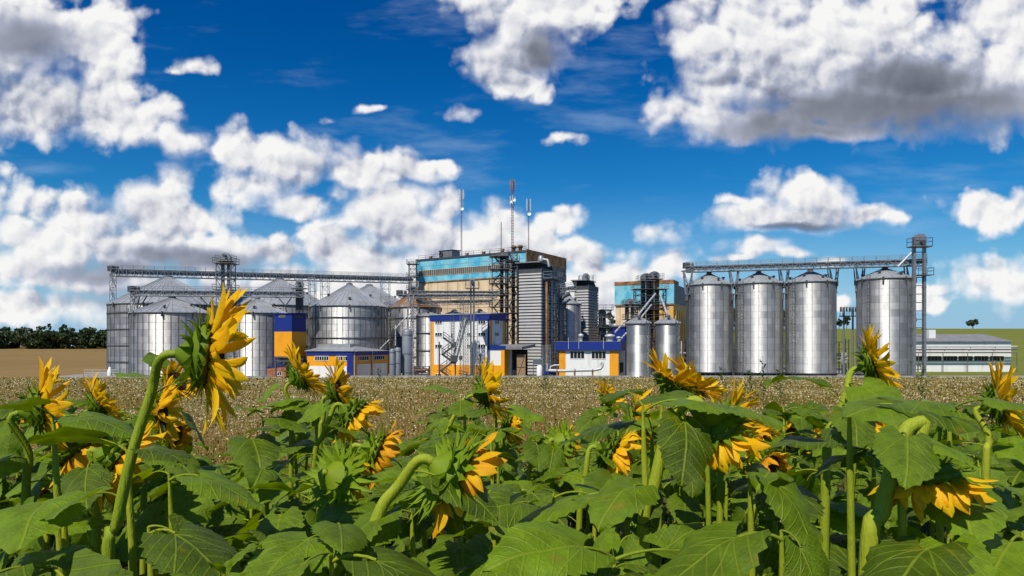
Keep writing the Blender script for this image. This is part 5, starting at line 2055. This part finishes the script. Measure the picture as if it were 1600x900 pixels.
def petal_geo(mb, ang, r0, L, w_, pitch, curl, twist, q, m=0, z0=0.0):
    """one ray floret rooted on the rim at angle ang; pitch lifts it toward the face, curl bends it on"""
    ca, sa = math.cos(ang), math.sin(ang)
    out = Vector((ca, sa, 0))
    tng = Vector((-sa, ca, 0))
    zz = Vector((0, 0, 1))
    p = out * r0 + zz * z0
    n_ = 6
    vs = []
    for i in range(n_ + 1):
        t = i / n_
        a = pitch + curl * t
        d = out * math.cos(a) + zz * math.sin(a) + tng * twist * t
        wd = w_ * (0.45 + 1.3 * t - 1.55 * t * t * t) * (1 if i < n_ else 0.05)
        up = (zz * math.cos(a) - out * math.sin(a))
        cup = (0.25 + 0.25 * math.sin(ang * 7)) * wd
        side = tng * wd + tng.cross(d) * (twist * 0.6 * wd * t)
        rip = wd * 0.22 * math.sin(5 * t + ang * 11)
        vs += [p - side + up * cup, p - side * 0.5 + up * (rip - cup * 0.1), p + up * (cup * 0.25 - rip), p + side * 0.5 + up * (rip - cup * 0.1), p + side + up * (cup + rip * 0.5)]
        p = p + d * (L / n_)
    fs = []
    for i in range(n_):
        for c_ in range(4):
            k = i * 5 + c_
            fs.append((k, k + 1, k + 6, k + 5))
    mb.add(vs, fs, m, True)


HEADS = {}


def head_meshes(kind):
    """receptacle, disc, bracts and petals of a flower head facing +z, radius about 0.09 at the disc"""
    if kind in HEADS:
        return HEADS[kind]
    q = random.Random(hash(kind) % 1000 if not isinstance(kind, str) else sum(map(ord, kind)))
    r0 = 0.076
    mb = MB()
    mb.lathe([(0.012, -0.066), (0.024, -0.054), (0.05, -0.034), (r0 + 0.004, -0.014), (r0 + 0.004, 0.0)], n=24)
    rec = mb
    dm = MB()
    dm.lathe([(r0 + 0.004, -0.002), (r0 * 0.92, 0.016), (r0 * 0.6, 0.022), (r0 * 0.3, 0.014), (0.0, 0.010)], n=32)
    for k in range(150):
        rr = r0 * 0.97 * math.sqrt(k / 150)
        a = k * 2.39996
        c = Vector((rr * math.cos(a), rr * math.sin(a), 0.014 + 0.006 * (rr / r0)))
        s_ = 0.0055
        dm.add([c + Vector((-s_, 0, 0)), c + Vector((0, -s_, 0)), c + Vector((s_, 0, 0)), c + Vector((0, s_, 0)), c + Vector((0, 0, 0.009))], [(0, 1, 4), (1, 2, 4), (2, 3, 4), (3, 0, 4)])
    bm = MB()
    long_ = {'fresh': 0.050, 'nod': 0.052, 'spiky': 0.075, 'green': 0.070, 'wilt': 0.055}[kind]
    for row, (cnt, rr, zz, pit) in enumerate(((21, r0 + 0.001, -0.004, 0.0), (18, r0 - 0.004, -0.016, -0.30), (13, r0 - 0.024, -0.030, -0.55))):
        for k in range(cnt):
            a = 2 * math.pi * (k + 0.5 * (row % 2) + q.uniform(-0.2, 0.2)) / cnt
            L = long_ * q.uniform(0.75, 1.3)
            ca, sa = math.cos(a), math.sin(a)
            out, tng, up = Vector((ca, sa, 0)), Vector((-sa, ca, 0)), Vector((0, 0, 1))
            p = out * rr + up * zz
            vs = []
            curl = q.uniform(-1.9, 0.6)
            pp = pit + q.uniform(-0.25, 0.25)
            wd0 = q.uniform(0.010, 0.0155)
            tw = q.uniform(-0.3, 0.3)
            for i in range(6):
                t = i / 5
                an = pp + curl * t * t
                d = out * math.cos(an) + up * math.sin(an) + tng * tw * t
                wd = wd0 * ((1 - t) ** 1.7 * (1 + 1.3 * t) + 0.03)
                upn = up * math.cos(an) - out * math.sin(an)
                vs += [p - tng * wd - upn * wd * 0.3, p, p + tng * wd - upn * wd * 0.3]
                p = p + d * (L / 5)
            bm.add(vs, [f for i in range(5) for f in ((i * 3, i * 3 + 1, i * 3 + 4, i * 3 + 3), (i * 3 + 1, i * 3 + 2, i * 3 + 5, i * 3 + 4))], 0, True)
    pm = []
    spec = {'fresh': (46, 0.120, 0.48, -0.1, 1.15, 0.6), 'nod': (42, 0.080, 0.72, 0.5, 1.5, 0.35), 'spiky': (34, 0.080, 0.60, 0.8, 1.7, 0.25), 'green': (14, 0.06, 0.8, 0.7, 1.0, 0.2), 'wilt': (34, 0.085, 0.8, 0.7, 1.3, 0.3)}[kind]
    cnt, L, pit, curl, sprd, w_ = spec
    for k in range(cnt):
        a = 2 * math.pi * (k + q.uniform(-0.35, 0.35)) / cnt
        one = MB()
        petal_geo(one, a, r0, L * q.uniform(0.75, 1.2), 0.0165 * q.uniform(0.75, 1.2), pit + q.uniform(-0.35, 0.35) * sprd, curl + q.uniform(-0.7, 0.7) * sprd, q.uniform(-0.6, 0.6) * sprd, q, z0=0.004 + 0.004 * (k % 2))
        pm.append(one)
    HEADS[kind] = (rec, dm, bm, pm)
    return HEADS[kind]


MESHC = {}


def mesh_obj(key, name, mb, m, parent):
    """object on a cached mesh"""
    if key not in MESHC:
        o = mb.build(name, m)
        MESHC[key] = o.data
    else:
        o = bpy.data.objects.new(name, MESHC[key])
        COL.objects.link(o)
    o.parent = parent
    return o


def add_head(root, pos, facing, scale, kind, single=False, roll=0.0):
    rec, dm, bm, pm = head_meshes(kind)
    f = Vector(facing).normalized()
    z = f
    x = (Vector((0, 0, 1)).cross(z) if abs(z.z) < 0.95 else Vector((1, 0, 0))).normalized()
    y = z.cross(x)
    Mx = Matrix((x, y, z)).transposed().to_4x4() @ Matrix.Rotation(roll, 4, 'Z')
    h = mesh_obj(kind + 'rec', 'flower_head', rec, M['bract_bright'] if kind in ('spiky', 'green') else M['bract'], root)
    h.matrix_basis = Matrix.Translation(Vector(pos)) @ Mx @ Matrix.Scale(scale, 4)
    mesh_obj(kind + 'disc', 'seed_disc', dm, M['disc'], h)
    mesh_obj(kind + 'bract', 'bracts', bm, M['bract_bright'] if kind in ('spiky', 'green') else M['bract'], h)
    pmat = M['petal'] if kind in ('fresh',) else (M['petal_old'] if kind in ('wilt', 'spiky', 'green') else M['petal'])
    if single:
        for i, one in enumerate(pm):
            mesh_obj(kind + 'p%d' % i, 'petal', one, pmat, h)
    else:
        if kind + 'petals' not in MESHC:
            allp = MB()
            for one in pm:
                allp.add(one.v, one.f, 0, True)
            mesh_obj(kind + 'petals', 'petals', allp, pmat, h)
        else:
            mesh_obj(kind + 'petals', 'petals', None, pmat, h)
    return h


def bez(p0, p1, p2, p3, n):
    out = []
    for i in range(n + 1):
        t = i / n
        out.append(p0 * (1 - t) ** 3 + p1 * 3 * t * (1 - t) ** 2 + p2 * 3 * t * t * (1 - t) + p3 * t ** 3)
    return out


def smooth_path(pts, n=5):
    """Catmull-Rom through points"""
    P = [Vector(p) for p in pts]
    P = [P[0] * 2 - P[1]] + P + [P[-1] * 2 - P[-2]]
    out = []
    for i in range(1, len(P) - 2):
        for k in range(n):
            t = k / n
            a, b, c, d = P[i - 1], P[i], P[i + 1], P[i + 2]
            out.append(0.5 * ((2 * b) + (c - a) * t + (2 * a - 5 * b + 4 * c - d) * t * t + (3 * b - a - 3 * c + d) * t ** 3))
    out.append(P[-2])
    return out


PLANTS = []


def add_leaf(root, at, az, size, pitch=0.0, roll=0.0, var=None):
    me = LEAF[rnd.randrange(len(LEAF)) if var is None else var]
    o = bpy.data.objects.new('leaf', me)
    COL.objects.link(o)
    o.parent = root
    o.location = at
    o.rotation_euler = (R(roll), R(-pitch), R(az))
    o.scale = (size, size, size)
    return o


def sunflower(label, path, head=None, leaves=None, thick=0.014, auto=None, group=None, petal_single=False, n_auto=7, zmin=0.25, lsize=0.2, tip=True):
    """path: world points from near the ground to the head; head = (pos, facing, scale, kind)"""
    base = Vector(path[0])
    gz = ground(base.x, base.y)
    base.z = gz
    root = thing('sunflower', label, 'sunflower', base, 0, group)
    PLANTS.append((base.x, base.y))
    pts = [Vector(p) - base for p in path]
    pts[0] = Vector((0, 0, -0.02))
    if head:
        pos, f, sc, kind = head
        f = Vector(f).normalized()
        back = Vector(pos) - base - f * 0.065 * sc
        while len(pts) > 2 and ((pts[-1] - back).length < 0.045 or (pts[-1] - back).dot(f) > -0.01 and (pts[-1] - back).length < 0.1):
            pts.pop()
    sp = smooth_path(pts, 5)
    if head:
        tg = (sp[-1] - sp[-2]).normalized()
        L_ = (back - sp[-1]).length
        sp = sp[:-1] + bez(sp[-1], sp[-1] + tg * L_ * 0.45, back - f * max(L_ * 0.4, 0.03), back, 8)
    n_ = len(sp)
    mb = MB()
    mb.tube(sp, [thick * (1.15 - (0.45 if head else 0.62) * i / n_) * (1 if head or i < n_ - 1 else 0.5) for i in range(n_)], 10)
    mb.build('stem', M['stalk'], root)
    if head:
        add_head(root, Vector(pos) - base, f, sc, kind, petal_single, rnd.uniform(0, 6.28))
    if not head and tip:
        # young leaves folded round the growing tip
        a = rnd.uniform(0, 360)
        for k in range(5):
            add_leaf(root, sp[-1] - Vector((0, 0, 0.012 * k)), a, (0.07 + 0.018 * k) * rnd.uniform(0.8, 1.2), 38 - 9 * k + rnd.uniform(-8, 8), rnd.uniform(-20, 20))
            a += 137.5
    for lf in leaves or ():
        add_leaf(root, *lf) if not isinstance(lf, dict) else add_leaf(root, **lf)
    if n_auto:
        zs = [p.z for p in sp]
        top = max(zs) if not head else max(zs) * 0.97
        sgn = rnd.choice((-1, 1))
        for k in range(n_auto):
            t = ((k + rnd.uniform(-0.2, 0.2)) / max(1, n_auto - 1))
            t = min(1, max(0, t)) ** 0.6
            z = zmin + (top - zmin) * t
            j = next((i for i in range(n_) if zs[i] >= z), n_ - 1)
            s_ = lsize * (1.2 - 0.35 * t) * rnd.uniform(0.85, 1.15)
            sgn = -sgn
            a = 262 + sgn * abs(rnd.gauss(0, 1)) * 75 + rnd.uniform(-12, 12)
            add_leaf(root, sp[j], a, s_, rnd.uniform(-32, 12), rnd.uniform(-28, 28))
    return root


def px_path(pts, d):
    """photo points of the stem at distance d (or per point), carried down to the ground"""
    P = [pt(p[0], p[1], p[2] if len(p) > 2 else d) for p in pts]
    P.sort(key=lambda v: 0)
    b = P[0]
    g_ = ground(b.x, b.y)
    if b.z > g_ + 0.05:
        P = [Vector((b.x - (P[1].x - b.x) * 0.3, b.y, g_))] + P
    return P


def hero(label, stem, d, head_px, facing, scale, kind, head_d=None, single=False, **kw):
    hp = pt(head_px[0], head_px[1], head_d or d)
    v = Vector((hp.x, hp.y, 0)).normalized()
    facing = Vector((v.y, -v.x, 0)) * facing[0] + v * facing[1] + Vector((0, 0, facing[2]))
    return sunflower(label, px_path(stem, d), (hp, facing, scale, kind), petal_single=single, **kw)


GF = 'sunflowers at the front of the field'
# tallest flower at the left, seen from its side
hero('tallest sunflower rising at the left, its bright head turned sideways over the silos', ((168, 905), (182, 820), (205, 715), (236, 615), (272, 570)), 1.62, (322, 556), (0.99, 0.04, -0.08), 1.0, 'fresh', single=True, thick=0.0135, n_auto=0, group=GF,
     leaves=[dict(at=pt(232, 625, 1.62) - Vector((pt(168, 905, 1.62).x - (pt(182, 820, 1.62).x - pt(168, 905, 1.62).x) * 0.3, 1.62, 0)), az=15, size=0.10, pitch=10, var=4),
             dict(at=pt(240, 606, 1.62) - Vector((pt(168, 905, 1.62).x - (pt(182, 820, 1.62).x - pt(168, 905, 1.62).x) * 0.3, 1.62, 0)), az=165, size=0.085, pitch=25, var=2),
             dict(at=pt(250, 590, 1.62) - Vector((pt(168, 905, 1.62).x - (pt(182, 820, 1.62).x - pt(168, 905, 1.62).x) * 0.3, 1.62, 0)), az=130, size=0.075, pitch=30, var=0),
             dict(at=pt(204, 716, 1.62) - Vector((pt(168, 905, 1.62).x - (pt(182, 820, 1.62).x - pt(168, 905, 1.62).x) * 0.3, 1.62, 0)), az=-20, size=0.13, pitch=5, var=1),
             dict(at=pt(190, 780, 1.62) - Vector((pt(168, 905, 1.62).x - (pt(182, 820, 1.62).x - pt(168, 905, 1.62).x) * 0.3, 1.62, 0)), az=-170, size=0.15, pitch=5, var=3)])
hero('big nodding sunflower in the middle front, its green spiky back toward us', ((552, 905), (575, 850), (598, 790), (618, 765), (648, 752)), 1.72, (704, 742), (0.70, 0.22, -0.55), 0.98, 'spiky', single=True, thick=0.018, n_auto=3, zmin=0.7, group=GF)
hero('large dark nodding sunflower right of centre under a broad leaf', ((1003, 860), (1022, 760), (1038, 690), (1058, 645), (1078, 628)), 2.0, (1112, 672), (0.30, 0.30, -0.85), 1.08, 'nod', single=True, thick=0.018, n_auto=3, zmin=0.9, group=GF, lsize=0.22)
hero('heavy hanging sunflower at the right edge with orange petals below', ((1355, 905), (1378, 800), (1398, 720), (1416, 672), (1436, 660)), 1.6, (1448, 742), (0.22, 0.2, -0.95), 0.92, 'nod', single=True, thick=0.019, n_auto=0, zmin=0.7, group=GF, lsize=0.22)
hero('upright sunflower at the right in front of the tall silo standing apart', ((1290, 740), (1308, 660), (1322, 615), (1338, 586)), 2.3, (1362, 568), (0.90, 0.05, 0.35), 0.72, 'fresh', single=True, thick=0.015, n_auto=6, zmin=0.9, group=GF, lsize=0.22)
hero('yellow topped sunflower before the legs of the blue and yellow box', ((455, 700), (458, 650), (462, 612)), 4.0, (468, 588), (0.75, 0.1, 0.5), 1.05, 'fresh', group=GF)
hero('bright yellow sunflower just left of the drooping brown one', ((500, 700), (505, 655), (512, 628)), 3.9, (528, 612), (0.7, -0.1, 0.3), 1.05, 'fresh', group=GF)
hero('drooping brownish sunflower with hanging petals left of centre', ((490, 740), (505, 680), (520, 640), (535, 625)), 3.4, (552, 650), (0.70, -0.05, -0.68), 1.15, 'nod', group=GF)
hero('single yellow sunflower facing right in front of the white building', ((690, 730), (702, 668), (718, 635), (738, 618)), 4.0, (758, 612), (0.9, 0.05, 0.25), 1.15, 'fresh', group=GF)
hero('half hidden orange sunflower right of the single yellow one', ((770, 760), (776, 700), (782, 670)), 4.4, (797, 664), (0.9, -0.1, -0.3), 0.95, 'nod', group=GF)
hero('small upright yellow sunflower before the low blue roofed building', ((930, 720), (935, 665), (942, 640)), 4.8, (950, 622), (0.6, -0.2, 0.55), 0.8, 'fresh', group=GF)
hero('golden sunflower hanging sideways left of the large dark nodding one', ((905, 820), (915, 740), (925, 700), (935, 690)), 3.0, (955, 712), (0.85, -0.05, -0.45), 1.15, 'nod', group=GF)
hero('yellow sunflower behind the stem of the large dark nodding one', ((965, 760), (970, 700), (976, 672)), 3.6, (992, 660), (0.9, 0.0, 0.1), 1.1, 'fresh', group=GF)
hero('left of two yellow sunflower tops before the right slim bin', ((1030, 720), (1034, 650), (1038, 615)), 3.4, (1046, 596), (0.5, 0.1, 0.75), 0.95, 'fresh', group=GF)
hero('right of two yellow sunflower tops before the right slim bin', ((1066, 720), (1068, 650), (1072, 618)), 3.4, (1082, 600), (0.6, 0.0, 0.7), 1.0, 'fresh', group=GF)
hero('yellow sunflower peeping out at the right of the large dark nodding one', ((1125, 780), (1128, 710), (1132, 680)), 2.9, (1142, 664), (0.8, -0.2, 0.0), 1.05, 'fresh', group=GF)
hero('large hanging orange sunflower at the far left behind the tallest one', ((150, 860), (158, 770), (166, 710), (174, 690)), 2.3, (182, 722), (0.75, -0.1, -0.5), 1.15, 'nod', single=True, group=GF, lsize=0.2)
hero('yellow sunflower directly right of the tallest stem', ((225, 760), (232, 690), (238, 660)), 3.0, (250, 645), (0.8, -0.15, 0.0), 0.9, 'fresh', group=GF)
hero('small yellow sunflower at the height of the silo foot behind the tallest one', ((262, 720), (266, 650), (270, 615)), 3.6, (274, 597), (0.5, -0.4, 0.4), 0.75, 'fresh', group=GF)
hero('small orange sunflower low behind the tallest flower head', ((255, 760), (260, 720), (264, 695)), 3.6, (272, 678), (0.7, -0.4, -0.1), 0.75, 'wilt', group=GF)
hero('yellow sunflower at the left edge level with the field top', ((140, 760), (144, 690), (148, 650)), 3.2, (154, 630), (0.7, 0.0, 0.5), 0.8, 'fresh', group=GF)
hero('dark brown hanging sunflower at the left edge', ((118, 800), (122, 720), (126, 690), (130, 680)), 2.5, (134, 705), (0.5, -0.3, -0.75), 1.1, 'wilt', group=GF)
hero('sunflower with long green bracts and orange petals in the centre', ((560, 790), (568, 735), (574, 715)), 2.7, (588, 708), (0.72, 0.0, -0.35), 1.0, 'spiky', group=GF)
hero('pale green back of a sunflower left of the big nodding one', ((500, 860), (508, 790), (514, 765)), 2.1, (530, 750), (0.6, 0.5, -0.45), 0.95, 'green', group=GF)
hero('pale green back of a sunflower in front of the field centre', ((860, 790), (866, 730), (870, 708)), 3.2, (878, 694), (0.6, 0.5, -0.35), 0.9, 'green', group=GF)
hero('curled orange sunflower uppermost of the group below the tall silos', ((1172, 790), (1176, 730), (1180, 705)), 3.8, (1188, 692), (0.55, -0.5, -0.2), 0.9, 'wilt', group=GF)
hero('orange sunflower at the right of the group below the tall silos', ((1226, 780), (1230, 720), (1233, 700)), 4.2, (1238, 686), (0.5, -0.4, 0.2), 0.9, 'nod', group=GF)
hero('lowest curled orange sunflower of the group below the tall silos', ((1178, 830), (1184, 770), (1190, 740)), 3.4, (1200, 728), (0.6, -0.5, -0.3), 0.85, 'wilt', group=GF)
hero('wilting orange sunflower left of the heavy hanging one', ((1330, 800), (1334, 720), (1338, 680)), 3.3, (1346, 660), (0.4, -0.5, 0.1), 0.9, 'nod', group=GF)
hero('small yellow sunflower low among leaves below the third tall silo', ((1268, 780), (1270, 730), (1272, 708)), 4.6, (1278, 694), (0.5, -0.4, 0.2), 0.8, 'nod', group=GF)
hero('small yellow sunflower beyond the right edge of the hanging one', ((1540, 760), (1545, 690), (1550, 650)), 2.6, (1560, 632), (0.8, 0.1, 0.2), 0.9, 'fresh', group=GF)
hero('yellow sunflower at the far left edge of the view', ((40, 800), (46, 720), (52, 660)), 2.4, (62, 640), (0.8, 0.1, 0.1), 0.95, 'fresh', group=GF)

FRONT = (
    (1095, 835, 1.45, 200, 0.27, 1, -12), (650, 872, 1.45, 340, 0.27, 7, -10), (310, 835, 1.55, 330, 0.24, 7, -8), (445, 855, 1.5, 250, 0.22, 0, -12),
    (950, 865, 1.6, 235, 0.20, 2, -12), (1420, 865, 1.4, 215, 0.25, 1, -8), (870, 770, 2.2, 185, 0.29, 7, -6), (960, 768, 2.2, 350, 0.25, 7, -6),
    (1110, 632, 1.95, 345, 0.24, 7, 4), (930, 668, 2.2, 190, 0.23, 2, 4), (1390, 640, 1.75, 200, 0.27, 7, 8), (1455, 640, 1.7, 330, 0.22, 2, 4),
    (1250, 745, 1.8, 300, 0.22, 3, -14), (1270, 715, 1.9, 190, 0.24, 4, 2), (540, 800, 1.9, 260, 0.19, 0, -10), (350, 740, 2.2, 350, 0.25, 7, -8),
    (400, 690, 3.0, 300, 0.28, 1, -5), (160, 650, 1.9, 350, 0.20, 7, -2), (250, 710, 1.75, 350, 0.12, 1, 0), (700, 680, 3.6, 200, 0.30, 7, 2),
    (560, 560 + 260, 1.7, 230, 0.2, 5, -10), (1180, 640, 2.4, 340, 0.2, 2, 2), (780, 880, 1.6, 280, 0.2, 3, -8), (1500, 760, 1.6, 250, 0.24, 1, -8), (60, 800, 1.6, 290, 0.24, 0, -8), (1560, 850, 1.5, 220, 0.24, 7, -8),
    (1475, 690, 1.5, 300, 0.12, 1, -6), (430, 630, 3.9, 200, 0.28, 1, 2), (450, 655, 3.8, 330, 0.26, 7, 0), (820, 640, 4.0, 330, 0.24, 2, 2), (680, 622, 4.0, 170, 0.22, 4, 8))
# broad leaves close to the camera, each on its own leafy plant
def leaf_centre(px, py, d, az, size, var):
    pet = (0.50, 0.45, 0.50, 0.40, 0.45, 0.55, 0.35, 0.45)[var]
    c = pt(px, py, d)
    k = (pet * 0.85 + 0.42) * size
    return Vector((c.x - math.cos(R(az)) * k, c.y - math.sin(R(az)) * k, c.z - 0.12 * size))


for px_, py_, d_, az_, sz_, var_, pit_ in FRONT:
    at = leaf_centre(px_, py_, d_, az_, sz_, var_)
    b_ = Vector((at.x, at.y, ground(at.x, at.y)))
    sunflower('leafy green sunflower plant without open flower in the dense foreground', [b_, b_.lerp(at, 0.5) + Vector((0.02, 0.02, 0)), at + Vector((0, 0, 0.02))], None,
              leaves=[dict(at=at - b_, az=az_, size=sz_, pitch=pit_, roll=rnd.uniform(-8, 8), var=var_)], n_auto=2, zmin=0.5, lsize=0.2, tip=False, group='leafy plants of the sunflower field')

# leafy plants filling the field: rows, jittered, kept below the line of sight to the crop
row = 0
y = 1.6
cnt_plain = cnt_head = 0
while y < 8.0:
    half = 0.78 * y + 0.45
    x = -half + rnd.uniform(0, 0.3)
    while x < half:
        px_, py_ = x + rnd.uniform(-0.1, 0.1), y + rnd.uniform(-0.12, 0.12)
        x += rnd.uniform(0.38, 0.56) + 0.012 * y
        if any((px_ - a) ** 2 + (py_ - b) ** 2 < 0.16 ** 2 for a, b in PLANTS):
            continue
        col_px = 800 + FPX * px_ / py_
        if py_ < 2.0:
            lim = rnd.uniform(835, 900)
        elif py_ < 3.2:
            lim = rnd.uniform(725, 800)
        else:
            lim = rnd.uniform(628, 715) if not (270 < col_px < 420 or 560 < col_px < 650 or 810 < col_px < 900) else rnd.uniform(700, 760)
        top = HC - (lim - 540) / FPX * py_
        g_ = ground(px_, py_)
        top = min(top, 1.62)
        lean = Vector((rnd.uniform(-0.06, 0.1), rnd.uniform(-0.05, 0.05), 0))
        base = Vector((px_, py_, g_))
        path = [base, base + lean * 0.4 + Vector((0, 0, (top - g_) * 0.5)), base + lean + Vector((0, 0, top - g_ - 0.05))]
        if rnd.random() < 0.20 and py_ > 2.6:
            kind = rnd.choice(['nod', 'wilt', 'green', 'wilt'])
            f = Vector((rnd.uniform(0.3, 0.9), rnd.uniform(-0.5, 0.5), rnd.uniform(-0.7, -0.1)))
            hp = path[-1] + f.normalized() * 0.10 + Vector((0, 0, -0.06))
            sunflower('sunflower plant with a nodding head half hidden among the foreground leaves', path, (hp, f, rnd.uniform(0.8, 1.0), kind), n_auto=8, zmin=0.4, lsize=rnd.uniform(0.20, 0.26), group='nodding sunflowers among the leaves')
        else:
            sunflower('leafy green sunflower plant without open flower in the dense foreground', path, None, n_auto=9, zmin=0.5, lsize=rnd.uniform(0.21, 0.29), group='leafy plants of the sunflower field')
    y += 0.42 + 0.02 * row
    row += 1
